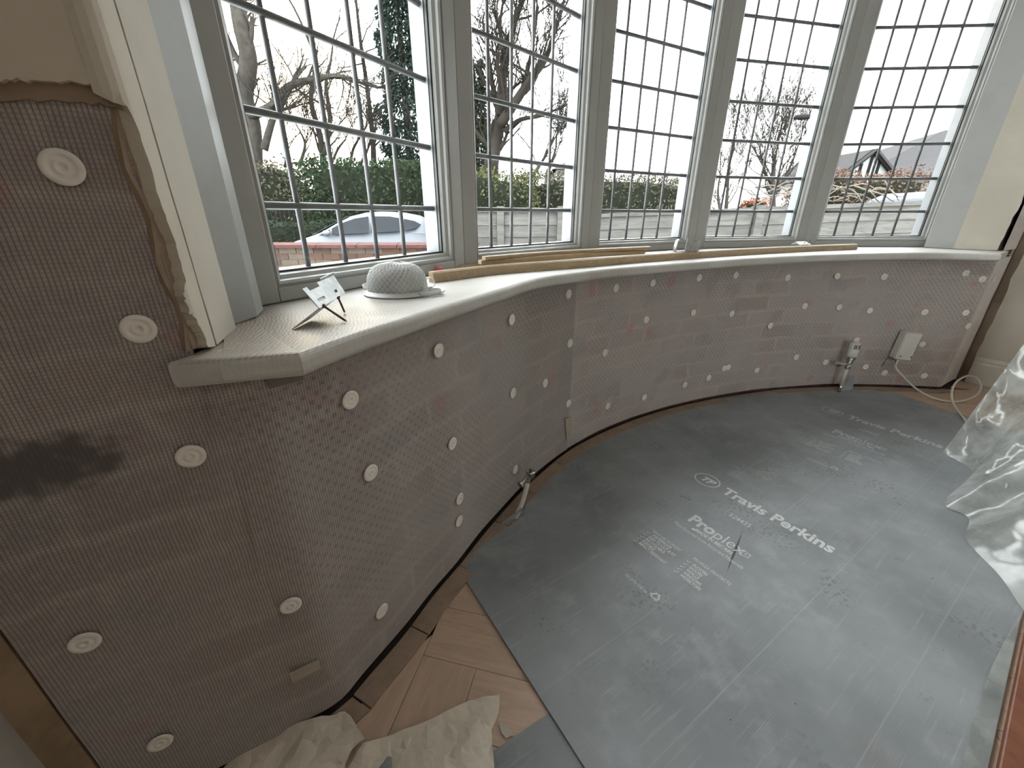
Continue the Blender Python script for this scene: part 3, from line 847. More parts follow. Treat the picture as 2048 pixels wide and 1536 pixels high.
# ------------------------------------------------------------------ windows
Z_TOP = 2.12
came_z = [.938 + .1627 * k for k in range(8) if .938 + .1627 * k < Z_TOP - .06]
came_t = [.178, .283, .388, .493]
def wpt(i, t, nn_, z):
    a = TH[i]; d = Vector((math.sin(a), math.cos(a))); nv = Vector((d.y, -d.x)); p = V[i] + d * t + nv * nn_
    return Vector((p.x, p.y, z))
def wbox(i, t0, t1, n0, n1, z0, z1, m=None):
    m = m or MB(); vs = [wpt(i, t, n_, z) for z in (z0, z1) for t, n_ in ((t0, n0), (t1, n0), (t1, n1), (t0, n1))]
    return m.add(vs, [(3, 2, 1, 0), (4, 5, 6, 7), (0, 1, 5, 4), (1, 2, 6, 5), (2, 3, 7, 6), (3, 0, 4, 7)])
win_names = ['nearest leaded window of the bay, seen obliquely above the dust mask', 'second leaded window of the bay, bare tree beyond it', 'middle leaded window of the bay, above the oak strips',
             'fourth leaded window of the bay, street lamp beyond it', 'far end leaded window of the bay, tiled roof beyond it']
FW, BW = .062, .086              # frame face edge and glass edge measured from the mullion line
for i in range(5):
    b0 = wpt(i, L_WIN / 2, 0, Z_SILL)
    w = empty('window_%d' % (i + 1), b0); tag(w, win_names[i], 'window', kind='structure')
    half = math.tan(R(16.17 / 2))
    e0 = -FN * half if i > 0 else 0; e1 = FN * half if i < 4 else 0
    # frame: stiles run full height, mitred to the neighbour at the bend
    def stile(left):
        m = MB(); sgn = 1 if left else -1; base = 0 if left else L_WIN
        k = (half if ((left and i > 0) or (not left and i < 4)) else 0)
        pl = [(base + sgn * FN * k, FN), (base + sgn * FW, FN), (base + sgn * FW, -.022), (base - sgn * .022 * k, -.022)]
        n_ = 4
        vs = [wpt(i, t, q, z) for z in (Z_SILL + .001, Z_TOP) for t, q in pl]
        m.add(vs, [(0, 1, 2, 3), (7, 6, 5, 4)] + [(a, (a + 1) % 4, 4 + (a + 1) % 4, 4 + a) for a in range(4)])
        return m.build('frame_stile', M_UPVC, w, bevel=.003)
    stile(True); stile(False)
    wbox(i, FW, L_WIN - FW, -.022, FN, Z_SILL + .001, Z_GLASS - .024).build('frame_rail', M_UPVC, w, bevel=.003)
    wbox(i, FW, L_WIN - FW, -.022, FN, Z_TOP - .055, Z_TOP).build('frame_rail', M_UPVC, w, bevel=.003)
    # moulded glazing beads (stepped quarter profile), mitred
    prof = [(0, .0), (0, .044), (.006, .047), (.011, .043), (.013, .036), (.021, .030), (.024, .022), (.024, .0)]
    ring = [(FW, Z_GLASS - .024), (L_WIN - FW, Z_GLASS - .024), (L_WIN - FW, Z_TOP - .055), (FW, Z_TOP - .055)]
    cx, cz = L_WIN / 2, (Z_GLASS + Z_TOP) / 2
    for e in range(4):
        (ta, za), (tb, zb) = ring[e], ring[(e + 1) % 4]; m = MB(); k = len(prof)
        def ins(t, z, dlt): return (t + dlt * (1 if t < cx else -1), z + dlt * (1 if z < cz else -1))
        vs = [wpt(i, ins(ta, za, x)[0], n_ + .004, ins(ta, za, x)[1]) for x, n_ in prof] + [wpt(i, ins(tb, zb, x)[0], n_ + .004, ins(tb, zb, x)[1]) for x, n_ in prof]
        m.add(vs, [(a, (a + 1) % k, k + (a + 1) % k, k + a) for a in range(k)] + [tuple(range(k)), tuple(range(2 * k - 1, k - 1, -1))])
        m.build('glazing_bead', M_UPVC, w, smooth=False)
    gt0, gt1, gz0, gz1 = BW, L_WIN - BW, Z_GLASS, Z_TOP - .079
    for (t0, t1, z0, z1) in ((gt0 - .001, gt1 + .001, gz0 - .002, gz0 + .0045), (gt0 - .001, gt1 + .001, gz1 - .0045, gz1 + .002), (gt0 - .002, gt0 + .0045, gz0, gz1), (gt1 - .0045, gt1 + .002, gz0, gz1)):
        wbox(i, t0, t1, .016, .0235, z0, z1).build('gasket', M_GASKET, w)
    # outer rebate seen through the inner pane
    for (t0, t1, z0, z1) in ((gt0 - .02, gt0 + .002, gz0 - .02, gz1 + .02), (gt1 - .004, gt1 + .02, gz0 - .02, gz1 + .02), (gt0, gt1, gz0 - .02, gz0 + .003), (gt0, gt1, gz1 - .003, gz1 + .02)):
        wbox(i, t0, t1, -.036, .012, z0, z1).build('spacer_bar', M_SPACER, w)
    wbox(i, gt0 - .006, gt1 + .006, .013, .016, gz0 - .006, gz1 + .006).build('glass_pane', M_GLASS, w)
    cw_ = .0064
    for z in came_z:
        m = MB(); m.tube([wpt(i, gt0 - .01, -.001, z), wpt(i, gt1 + .01, -.001, z)], cw_ * 1.15, 8)
        m.build('lead_came', M_LEAD, w, smooth=True)
    for t in came_t:
        tt = t + (.012 if i == 4 else 0) - (.004 if i in (2, 3) else 0)
        m = MB(); m.tube([wpt(i, tt, -.003, gz0 - .01), wpt(i, tt, -.003, gz1 + .01)], cw_ * .92, 8)
        m.build('lead_came', M_LEAD, w, smooth=True)
# jamb posts at both ends
poly = [tuple(jA), tuple(jB), tuple(jC), tuple(V[0] + Vector((-.01, .0))), tuple(V[0] + Vector((-.06, -.05))), tuple(jA + Vector((-.06, .03)))]
tag(MB().prism(poly, Z_SILL + .001, Z_TOP).build('trim_4', M_UPVC, bevel=.003), 'white plastic jamb post at the near end of the bay window', 'jamb', kind='structure')
poly = [tuple(rA), tuple(rB + dr * .004), tuple(rB + Vector((.06, .06))), tuple(V[5] + Vector((.02, .02))), tuple(V[5] + Vector((-.02, -.03)))]
tag(MB().prism(poly, Z_SILL + .001, Z_TOP).build('trim_5', M_UPVC, bevel=.003), 'white plastic jamb post at the far end of the bay window', 'jamb', kind='structure')
#__PART2__
# ================================================================== things on the windowsill
def Zs(dz=0.): return Z_SILL + dz
# near bracket: folded galvanised plate standing on its screws
hl, hr = atz(638, 617, Zs(.026)), atz(690, 586, Zs(.030))
tl, tr = atz(604, 578, Zs(.056)), atz(667, 551, Zs(.060))
br_ = empty('metal_bracket', atz(640, 640, Z_SILL)); tag(br_, 'bent galvanised bracket propped on two rusty screws near the sill end', 'bracket')
def quad(a, b_, c, d, u, v): return a * (1 - u) * (1 - v) + b_ * u * (1 - v) + c * u * v + d * (1 - u) * v
def Q(u, v): return quad(hl, hr, tr, tl, u, v)
m = MB()
cells_u = [0, .12, .34, .42, .62, .70, .80, 1]; cells_v = [0, .22, .36, .80, 1]
holes = {(1, 1), (5, 1)}
for i in range(7):
    for j in range(4):
        if (i, j) in holes or (j == 3 and i in (1, 2)): continue
        m.add([Q(cells_u[i], cells_v[j]), Q(cells_u[i + 1], cells_v[j]), Q(cells_u[i + 1], cells_v[j + 1]), Q(cells_u[i], cells_v[j + 1])], [(0, 1, 2, 3)])
m.build('plate', M_ZINC, br_, solid=.0016, offset=0)
ft, ft2 = atz(584, 659, Zs(.001)), atz(612, 640, Zs(.001))
hl2 = hl * .96 + hr * .04; ft2b = ft + (hr - hl) * .55
MB().add([hl2, hl * .42 + hr * .58, ft2b, ft], [(0, 1, 2, 3)]).build('foot_plate', M_ZINC, br_, solid=.0016, offset=0)
mid = (tr - hr).normalized() * .004
MB().add([tr, tr + (tr - tl).normalized() * .004 + Vector((0, 0, .006)), tr - (tr - tl) * .45 + Vector((0, 0, .004)), tr - (tr - tl) * .45], [(0, 1, 2, 3)]).build('lip', M_ZINC, br_, solid=.0014, offset=0)
def screw(name, a, b_, r, par, mat=M_SCREW):
    a, b_ = Vector(a), Vector(b_); pts = []; rs = []
    n_ = 26
    for k in range(n_ + 1):
        t = k / n_; pts.append(a + (b_ - a) * t)
        rr = r * (1 if t < .35 else (1.25 if k % 2 else .8)) * (1 if t < .9 else max(.15, (1 - t) * 10)); rs.append(rr)
    m = MB(); m.tube(pts, rs, 8); m.lathe([(0, -.001), (r * 2.1, -.001), (r * 1.9, .0012), (r, .003)], a, b_ - a, 12)
    return m.build(name, mat, par, smooth=True)
screw('screw', hl * .85 + hr * .15, atz(695, 644, Zs(.001)), .0019, br_); screw('screw', hl * .3 + hr * .7, atz(690, 626, Zs(.001)), .0019, br_)

# dust mask
mc = atz(797, 588, Z_SILL); wv = (atz(858, 590, Z_SILL) - atz(738, 590, Z_SILL)); rx = wv.length / 2 * .98; ry = rx * .86; mh = rx * 1.05
mask = empty('dust_mask', mc); tag(mask, 'white moulded dust mask with open net shell and loose straps', 'dust mask')
def dome(th, ph, k=1., dz=0.):
    """th round, ph 0 rim .. 1 crown; flattened crown like a moulded cup"""
    r = (1 - ph ** 2.6) ** .5 if ph < 1 else 0
    z = mh * (ph ** .92)
    r = max(0, (1 - ph ** 3.2)) ** .62
    z = mh * (1 - (1 - ph) ** 1.25) * .98
    dent = 1 - .10 * math.exp(-((r) / .38) ** 2) * (.5 + .5 * math.cos(2 * th))
    return mc + Vector((rx * k * r * math.cos(th), ry * k * r * math.sin(th), .004 + z * k * dent + dz))
m = MB(); NT, NP = 40, 16
for j in range(NP + 1):
    for i in range(NT): m.v.append(tuple(dome(2 * math.pi * i / NT, j / NP, .955)))
m.f = [(j * NT + i, j * NT + (i + 1) % NT, (j + 1) * NT + (i + 1) % NT, (j + 1) * NT + i) for j in range(NP) for i in range(NT)]
m.build('filter_cup', M_MASK, mask, smooth=True)
m = MB(); NL = 34
for sgn in (1, -1):
    for i in range(NL):
        a = 2 * math.pi * i / NL; pts = [dome(a + sgn * 1.05 * t, t * .97) for t in [k / 16 for k in range(17)]]
        m.tube(pts, .0009, 4, cap=False)
m.build('net_shell', M_MASKNET, mask, smooth=True)
m = MB()
for j in range(3):
    rr = (1.0, 1.09, 1.13)[j]; zz_ = (.010, .003, .0012)[j]
    for i in range(48):
        a = 2 * math.pi * i / 48; q = 1 + (.012 if i % 2 else 0) * (j == 2)
        m.v.append((mc.x + rx * rr * q * math.cos(a), mc.y + ry * rr * q * math.sin(a), Z_SILL + zz_))
m.f = [(j * 48 + i, j * 48 + (i + 1) % 48, (j + 1) * 48 + (i + 1) % 48, (j + 1) * 48 + i) for j in range(2) for i in range(48)]
m.build('rim_flange', M_MASKNET, mask, smooth=True, solid=.0018, offset=1)
def ribbon(pts, w, up, mat, name, par, th=.001):
    m = MB(); up = Vector(up)
    for p in pts: m.v += [tuple(Vector(p) - up * w / 2), tuple(Vector(p) + up * w / 2)]
    m.f = [(2 * k, 2 * k + 2, 2 * k + 3, 2 * k + 1) for k in range(len(pts) - 1)]
    return m.build(name, mat, par, smooth=True, solid=th, offset=0)
sx = mc + Vector((rx * 1.02, -ry * .25, 0))
ribbon(smooth_path([sx + Vector((-.016, -.012, .008)), sx + Vector((-.010, -.026, .007)), sx + Vector((.012, -.022, .007)), sx + Vector((.032, .0, .008)), sx + Vector((.020, .003, .010)), sx + Vector((-.006, -.010, .011))], 5), .011, (0, 0, 1), M_MASKNET, 'strap_loop', mask)
lp = mc + Vector((rx * 1.05, ry * .35, .022))
ribbon([lp + Vector((.011 * math.cos(a), .004 * math.sin(a), .011 * math.sin(a))) for a in [k * math.pi / 9 for k in range(-4, 12)]], .008, (.35, -.9, 0), M_MASKNET, 'strap_loop', mask)
lp = mc + Vector((-rx * 1.12, ry * .25, .006))
ribbon(smooth_path([lp + Vector((.015, 0, .002)), lp + Vector((-.006, .004, .004)), lp + Vector((-.014, .012, .008)), lp + Vector((0, .016, .012)), lp + Vector((.016, .006, .01))], 4), .008, (0, 0, 1), M_MASKNET, 'strap_loop', mask)
cl = MB(); c0 = sx + Vector((.004, -.004, .016)); cl.bar(c0 + Vector((-.012, 0, 0)), c0 + Vector((.010, .004, .002)), .006, .003); cl.bar(c0 + Vector((-.010, -.001, 0)), c0 + Vector((-.010, .004, .006)), .006, .002); cl.bar(c0 + Vector((.004, 0, 0)), c0 + Vector((.004, .004, -.012)), .004, .003)
cl.bar(sx + Vector((.030, -.004, .005)), sx + Vector((.040, .002, .010)), .004, .003); cl.bar(sx + Vector((.028, -.008, .003)), sx + Vector((.040, -.006, .004)), .004, .003)
cl.build('strap_clip', M_MASKNET, mask, bevel=.0006)

# long oak strips lying along the sill
def strip(px, z0, w, h, label, toward=0.):
    pts = [atz(u, v, z0) for u, v in px]; pts = smooth_path(pts, 6)
    m = MB(); prof = [(0, 0), (w, 0), (w, h), (w * .35, h), (w * .12, h * .86), (0, h * .55)]
    for i, p in enumerate(pts):
        d = (pts[min(i + 1, len(pts) - 1)] - pts[max(i - 1, 0)]); d.z = 0; d.normalize(); nn = Vector((-d.y, d.x, 0))
        for x, z in prof: m.v.append(tuple(p + nn * x + Vector((0, 0, z + .0005))))
    k = len(prof)
    m.f = [(i * k + a, i * k + (a + 1) % k, (i + 1) * k + (a + 1) % k, (i + 1) * k + a) for i in range(len(pts) - 1) for a in range(k)] + [tuple(range(k)), tuple((len(pts) - 1) * k + a for a in range(k - 1, -1, -1))]
    return tag(m.build('oak_strip', M_OAKSTRIP, None), label, 'wood strip', 'oak beading strips on the windowsill')
strip([(868, 566), (1000, 549), (1150, 537), (1300, 524), (1450, 513), (1600, 504), (1714, 499.5)], Zs(0), .022, .027, 'longest oak beading strip, lying along the front of the windowsill')
strip([(906, 541), (990, 531), (1100, 521), (1200, 513), (1290, 508)], Zs(0), .014, .014, 'thin oak strip lying flat against the second window frame')
strip([(963, 529), (1060, 521), (1180, 512), (1290, 505)], Zs(.0285), .018, .011, 'oak strip lying on top of the longest strip, lower of two')
strip([(971, 521), (1060, 513), (1180, 505), (1302, 499)], Zs(.0400), .016, .011, 'uppermost oak strip on the pile at the middle of the sill')

# middle bracket: upright plate and hooked clip
bb = atz(1369, 503, Zs(.0285)); e1 = (atz(1397, 502, Zs(.0285)) - bb); e1.z = 0; e1n = e1.normalized(); back = Vector((-e1n.y, e1n.x, 0))
bk2 = empty('metal_bracket', bb); tag(bk2, 'bracket with an upright grey plate and hooked clip, standing mid-sill on the oak strip', 'bracket')
hgt = .052
MB().add([bb, bb + e1, bb + e1 * 1.08 + Vector((0, 0, hgt)), bb + e1 * .08 + Vector((0, 0, hgt))], [(0, 1, 2, 3)]).build('plate', M_ZINC, bk2, solid=.0018, offset=0)
b0 = bb - e1n * .052
MB().add([b0, bb + e1, bb + e1 + back * .035, b0 + back * .035], [(0, 1, 2, 3)]).build('base_plate', M_ZINC, bk2, solid=.0018, offset=1)
ribbon([b0 + Vector((0, 0, 0)) + e1n * .002, b0 + Vector((0, 0, .02)) + e1n * .002, b0 + Vector((0, 0, .038)) + e1n * .006, b0 + Vector((0, 0, .047)) + e1n * .013, b0 + Vector((0, 0, .046)) + e1n * .020], .018, back, M_ZINC, 'hooked_clip', bk2, .002)
# small tent bracket with two screws
t0 = atz(1600, 490, Zs(.0285)); t1 = atz(1622, 489, Zs(.0285)); ee = t1 - t0; ee.z = 0; en = ee.normalized(); bk = Vector((-en.y, en.x, 0))
bk3 = empty('metal_bracket', t0); tag(bk3, 'small folded white bracket with two screws pointing up, by the fourth window', 'bracket')
MB().add([t0, t0 + ee, t0 + ee * .8 + bk * .02 + Vector((0, 0, .014)), t0 - ee * .1 + bk * .02 + Vector((0, 0, .014)), t0 + ee + bk * .045, t0 + bk * .045], [(0, 1, 2, 3), (3, 2, 4, 5)]).build('plate', M_ZINC, bk3, solid=.0016, offset=0)
for k in (.45, .8):
    a = t0 + ee * k + bk * .008 + Vector((0, 0, .002)); screw('screw', a, a + Vector((.012, 0, .022)), .0016, bk3)

# pink lump
pl = atz(868, 549, Zs(.0))
m = MB(); m.lathe([(0, -.022), (.006, -.020), (.009, -.012), (.0085, -.004), (.005, 0), (.0075, .006), (.0105, .014), (.010, .022), (.004, .030), (0, .031)], pl + Vector((.0, .012, .0105)), (1, .35, .0), 16)
tag(m.build('rubber_plug', M_PINK, None, smooth=True), 'small pinkish-red rubber lump behind the oak strip', 'plug')
# paint flakes on the sill end
rf = random.Random(3)
for k, (u, v) in enumerate(((447, 712), (455, 716), (450, 722), (442, 706))):
    c = atz(u, v, Zs(.001)); pts = []
    for a in range(5):
        an = a * 1.256 + rf.uniform(-.3, .3); r_ = rf.uniform(.003, .007); pts.append(c + Vector((r_ * math.cos(an), r_ * math.sin(an), rf.uniform(0, .003))))
    o = MB().add(pts, [tuple(range(5))]).build('paint_flake', M_PLAST, None, solid=.0006, offset=1)
    tag(o, ['largest cream plaster flake on the sill end', 'cream plaster flake at the sill end, nearest the window', 'cream plaster flake at the sill end, nearest the nosing', 'cream plaster flake under the foot of the cracked reveal'][k], 'flake', 'plaster flakes on the sill end')

# ================================================================== pipes, valves, box
def z_at(P, v): return aty(1024, v, P.y).z
# far thermostatic valve
P = atz(1678, 784, 0.006); trv = empty('radiator_valve', P); tag(trv, 'white thermostatic radiator valve on a short pipe by the far wall', 'valve')
zz = lambda v: z_at(P, v)
MB().tube([P, P + Vector((0, 0, zz(768) - P.z))], .0075, 12).build('copper_tail', M_CHROME, trv, smooth=True)
MB().tube([P + Vector((0, 0, zz(769) - P.z)), P + Vector((0, .002, zz(752) - P.z)), P + Vector((.003, .004, zz(736) - P.z))], .0105, 12).build('white_pipe', M_PIPE, trv, smooth=True)
q = P + Vector((.003, .004, 0)); b0 = zz(738); b1 = zz(714); b2 = zz(685)
m = MB(); hb = b1 - b0
m.lathe([(.012, 0), (.015, .004), (.015, hb * .28), (.011, hb * .34), (.011, hb * .45), (.017, hb * .5), (.017, hb * .75), (.022, hb * .8), (.022, hb)], (q.x, q.y, b0), (0, 0, 1), 12)
m.tube([(q.x, q.y, b0 + hb * .35), (q.x - .045, q.y + .01, b0 + hb * .35)], .011, 10)
m.lathe([(.016, 0), (.016, .018), (.0, .018)], (q.x - .040, q.y + .009, b0 + hb * .35), (-1, .2, 0), 6)
m.build('valve_body', M_CHROME, trv, smooth=False)
hh = b2 - b1
MB().lathe([(.019, 0), (.024, .006), (.026, hh * .45), (.0235, hh * .52), (.0235, hh * .9), (.020, hh * .98), (.0, hh)], (q.x, q.y, b1), (0, 0, 1), 28).build('thermostat_head', M_WHITEPL, trv, smooth=True)
head_ = [c_ for c_ in trv.children if c_.name.startswith('thermostat_head')][0]
m = MB()
for a in (-2.2, -1.9, -1.35, -.9, -.6):
    c = Vector((q.x + .0235 * math.cos(a), q.y + .0235 * math.sin(a), b1 + hh * .73)); m.box(c, (.002 * math.sin(a), -.002 * math.cos(a), 0), (.0015 * math.cos(a), .0015 * math.sin(a), 0), (0, 0, hh * .14))
m.build('vent_slots', M_DARKMETAL, head_)
# near lockshield valve
P = atz(1031, 1036, 0.006); lsv = empty('radiator_valve', P); tag(lsv, 'bare chrome lockshield valve on a leaning white pipe near the corner', 'valve')
T = aty(1055, 966, P.y + .035)
MB().tube(smooth_path([P, P * .5 + T * .5 + Vector((.004, 0, 0)), T], 4), .0085, 12).build('white_pipe', M_PIPE, lsv, smooth=True)
A_, B_ = aty(1042, 969, T.y + .0), aty(1058, 952, T.y + .03)
m = MB(); m.tube([A_, B_], .0085, 14); m.lathe([(.0, 0), (.0075, 0), (.0115, .001), (.0115, .008), (.009, .009)], A_ + (A_ - B_).normalized() * .006, B_ - A_, 14)
m.tube([T, T * .4 + B_ * .6], .009, 12)
m.build('valve_body', M_CHROME, lsv, smooth=False)
C_ = aty(1061, 946, T.y + .035); m = MB(); m.lathe([(.013, -.016), (.0155, -.012), (.0155, .006), (.012, .008), (.012, .004), (.004, .004), (.003, .018), (0, .018)], C_, (0, 0, 1), 16); m.build('valve_head', M_CHROME, lsv, smooth=False)
# connection box with coiled cable
s, z = on_wall(1800, 687); p, d, nn = wall_smooth(s)
boxo = empty('junction_box', (*(p + nn * .004), z)); tag(boxo, 'white plastic connection box on the far membrane with a coiled white cable', 'box')
d3, n3, u3 = Vector((d.x, d.y, 0)), Vector((nn.x, nn.y, 0)), Vector((0, 0, 1))
rot = Matrix.Rotation(R(-4), 3, n3); d3 = rot @ d3; u3 = rot @ u3
c0 = Vector((p.x, p.y, z)) + n3 * .012
m = MB(); hw, hh, dp = .040, .076, .052
prof = [(-hw, 0), (hw, 0), (hw * .96, dp), (-hw * .80, dp), (-hw * .98, dp * .8)]
vs = [c0 + d3 * x + n3 * y + u3 * zz_ for zz_ in (-hh, hh) for x, y in prof]; k = len(prof)
m.add(vs, [tuple(range(k - 1, -1, -1)), tuple(range(k, 2 * k))] + [(i, (i + 1) % k, k + (i + 1) % k, k + i) for i in range(k)])
body_ = m.build('box_body', M_WHITEPL, boxo, bevel=.005, seg=3)
for x in (-.6, .8):
    MB().lathe([(0, .0008), (.004, .0008), (.004, -.002)], c0 + d3 * hw * x + n3 * (dp + .0004) - u3 * hh * .72, n3, 10).build('screw_head', M_DARKMETAL, body_)
gl = c0 - d3 * hw * .25 + n3 * .03 - u3 * hh
MB().lathe([(.007, 0), (.009, .004), (.009, .014), (.006, .016), (.006, .026)], gl, -u3, 12).build('cable_gland', M_CHROME, boxo, smooth=False)
cab = [gl - u3 * .02, gl - u3 * .05 + n3 * .01, atz(1805, 752, .10), atz(1832, 777, .04), atz(1870, 797, .012), atz(1915, 803, .012), atz(1950, 792, .04), atz(1962, 775, .08), atz(1955, 758, .11), atz(1934, 752, .12), atz(1911, 766, .10), atz(1903, 790, .06), atz(1911, 815, .02), atz(1932, 842, .012)]
MB().tube(smooth_path(cab, 8), .0048, 8).build('cable', M_PIPE, boxo, smooth=True)
wire = [c0 - d3 * .02 - u3 * hh + n3 * .004, c0 - d3 * .045 - u3 * (hh + .012) + n3 * .004, c0 - d3 * .05 - u3 * (hh + .06) + n3 * .002]
MB().tube(smooth_path(wire, 5), .0016, 6).build('thin_wire', M_DARKMETAL, boxo, smooth=True)

# ================================================================== floor coverings
ZT = .0062
sheet_px = [(925, 1150), (948, 1104), (985, 1075), (1010, 1058), (1046, 1030), (1052, 1004), (1078, 973), (1104, 945), (1150, 906), (1240, 858), (1340, 822), (1440, 798), (1540, 784), (1640, 779.5), (1720, 777), (1790, 785)]
sp = [atz(u, v, ZT) for u, v in sheet_px]; sp = [Vector((p.x, p.y)) for p in sp]
sp += [Vector((2.20, 1.86)), Vector((2.40, 1.45)), Vector((1.25, .69)), Vector((.86, .405)), Vector((.35, .056))]
sheet = MB().prism([tuple(p) for p in sp], .0016, ZT).build('floor_sheet', M_SHEET)
tag(sheet, 'large dark grey printed protection sheet covering the bay floor', 'floor sheet')
# curled flap beside the near pipe
fl = [atz(990, 1058, ZT), atz(1047, 1028, ZT), atz(1044, 1016, .045), atz(1012, 1040, .022)]
MB().add(fl, [(0, 1, 2, 3)]).build('curled_flap', M_SHEET, sheet, solid=.003, offset=0)
fl = [atz(1672, 784, ZT), atz(1706, 778, ZT), atz(1707, 752, .085), atz(1686, 768, .04)]
MB().add(fl, [(0, 1, 2, 3)]).build('curled_flap', M_SHEET, sheet, solid=.003, offset=0)
# slit cut in the sheet
a, b_ = atz(1485, 1063, ZT), atz(1453, 1146, ZT); n_ = (b_ - a).cross(Vector((0, 0, 1))).normalized(); mm_ = (a + b_) / 2
MB().add([a, mm_ + n_ * .0035, b_, mm_ - n_ * .0035], [(0, 1, 2, 3)]).build('slit', M_GASKET, sheet, solid=.0005, offset=0)
off = [atz(985, 1502, .0022), atz(1100, 1424, .0022), atz(1122, 1440, .0022), atz(1200, 1560, .0022), atz(1230, 1620, .0022), atz(980, 1620, .0022)]
o = MB().prism([(p.x, p.y) for p in off], .0002, .0015).build('floor_sheet', M_SHEET2); tag(o, 'small blue-grey sheet offcut tucked under the big sheet edge', 'floor sheet')

# printing on the sheet
RD = Vector((math.sin(R(146.2)), math.cos(R(146.2)), 0)); UPV = Vector((-RD.y, RD.x, 0))
SHIFT2 = atz(1665, 822, ZT) - atz(1415, 960, ZT)
def text_mesh(body, length, px_h, bold):
    cu = bpy.data.curves.new('t', 'FONT'); cu.body = body; cu.size = 1.; cu.offset = bold; cu.resolution_u = 3
    ob = bpy.data.objects.new('t', cu); COL.objects.link(ob)
    me = bpy.data.meshes.new_from_object(ob.evaluated_get(bpy.context.evaluated_depsgraph_get()))
    bpy.data.objects.remove(ob); bpy.data.curves.remove(cu)
    xs = [v.co.x for v in me.vertices]; sx_ = length / (max(xs) - min(xs)); x0 = min(xs); sy = px_h
    for v in me.vertices: v.co = Vector(((v.co.x - x0) * sx_, v.co.y * sy, 0))
    return me
bpy.context.view_layer.update()
prints = []
def text(body, p0, p1, cap, bold=.02, name='printed_text'):
    """p0, p1 = pixel start and end of the baseline; cap = cap height in metres"""
    a, b_ = atz(*p0, ZT), atz(*p1, ZT); ln = (b_ - a).dot(RD)
    prints.append((name, text_mesh(body, ln, cap / .70, bold), a))
def poly_print(pts, name='printed_mark'):
    me = bpy.data.meshes.new(name); me.from_pydata([tuple(p) for p in pts[0]], [], pts[1]); prints.append((name, me, pts[2]))
text('Travis Perkins', (1441, 984), (1662, 1108), .046, .03)
text('524435', (1456, 1031), (1501, 1053), .021, .0)
text('Pro', (1375, 1040), (1430, 1066), .044, .035)
text('plex', (1424, 1073), (1486, 1109), .044, .0)
text('MADE IN BRITAIN', (1389, 1061), (1463, 1108), .014, .03)
text('Manufactured from Recycled Materials', (1347, 1046), (1486, 1137), .014, .0)
text('WHY USE PROPLEX?', (1304, 1063), (1365, 1099), .011, .01)
L1 = ['WATERPROOF', 'EASY TO CUT & FIT', 'RECYCLABLE', 'FLEXIBLE', 'IMPACT RESISTANT']
E1 = [(1345, 1095), (1354, 1110), (1330, 1105), (1311, 1099), (1335, 1125)]
for k, t in enumerate(L1):
    st = (1303 - 6.7 * k, 1071 + 4.0 * k); text(t, st, E1[k], .011, .03)
text('PROPLEX PROTECTS', (1385, 1118), (1461, 1170), .011, .01)
L2 = ['FLOORS', 'DOORS', 'WALLS', 'WINDOWS', 'WORKTOPS']; E2 = [(1414, 1151), (1404, 1153), (1397, 1158), (1402, 1170), (1401, 1180)]
for k, t in enumerate(L2):
    st = (1384 - 6.4 * k, 1131 + 4.9 * k); text(t, st, E2[k], .011, .03)
text('Lay print side up', (1250, 1150), (1295, 1184), .012, .0)
def flat(pts2, faces, at): poly_print(([(x, y, 0) for x, y in pts2], faces, at))
# oval badge with TP
c = atz(1414.5, 960.5, ZT); ex, ey = .046, .040; N_ = 48
flat([(r_ * ex * math.cos(2 * math.pi * k / N_), r_ * ey * math.sin(2 * math.pi * k / N_)) for r_ in (1, .90) for k in range(N_)], [(k, (k + 1) % N_, N_ + (k + 1) % N_, N_ + k) for k in range(N_)], c)
text_me = text_mesh('TP', .050, .042, .06)
for v in text_me.vertices: v.co += Vector((-.025, -.014, 0)) + Vector((v.co.y * .3, 0, 0))
prints.append(('printed_text', text_me, c))
# ticks
for base, dx, dy in (((1296, 1066), -6.7, 4.0), ((1376, 1124), -6.4, 4.9)):
    for k in range(5):
        a = atz(base[0] + dx * k, base[1] + dy * k, ZT); flat([(-.006, .002), (-.004, .004), (-.001, .001), (.006, .009), (.007, .0075), (-.001, -.002)], [(0, 1, 2, 5), (2, 3, 4, 5)], a)
# square mark after the word and the small flag
a = atz(1491, 1109, ZT); sq = .011
flat([(-sq, -sq), (sq, -sq), (sq, sq), (-sq, sq), (-sq * .78, -sq * .78), (sq * .78, -sq * .78), (sq * .78, sq * .78), (-sq * .78, sq * .78)], [(0, 1, 5, 4), (1, 2, 6, 5), (2, 3, 7, 6), (3, 0, 4, 7)], a)
flat([(-.004, -.001), (.004, -.001), (.004, .001), (-.004, .001), (-.001, -.004), (.001, -.004), (.001, .004), (-.001, .004)], [(0, 1, 2, 3), (4, 5, 6, 7)], a)
flat([(0, 0), (.011, 0), (.011, .010), (0, .010)], [(0, 1, 2, 3)], atz(1382, 1058, ZT))
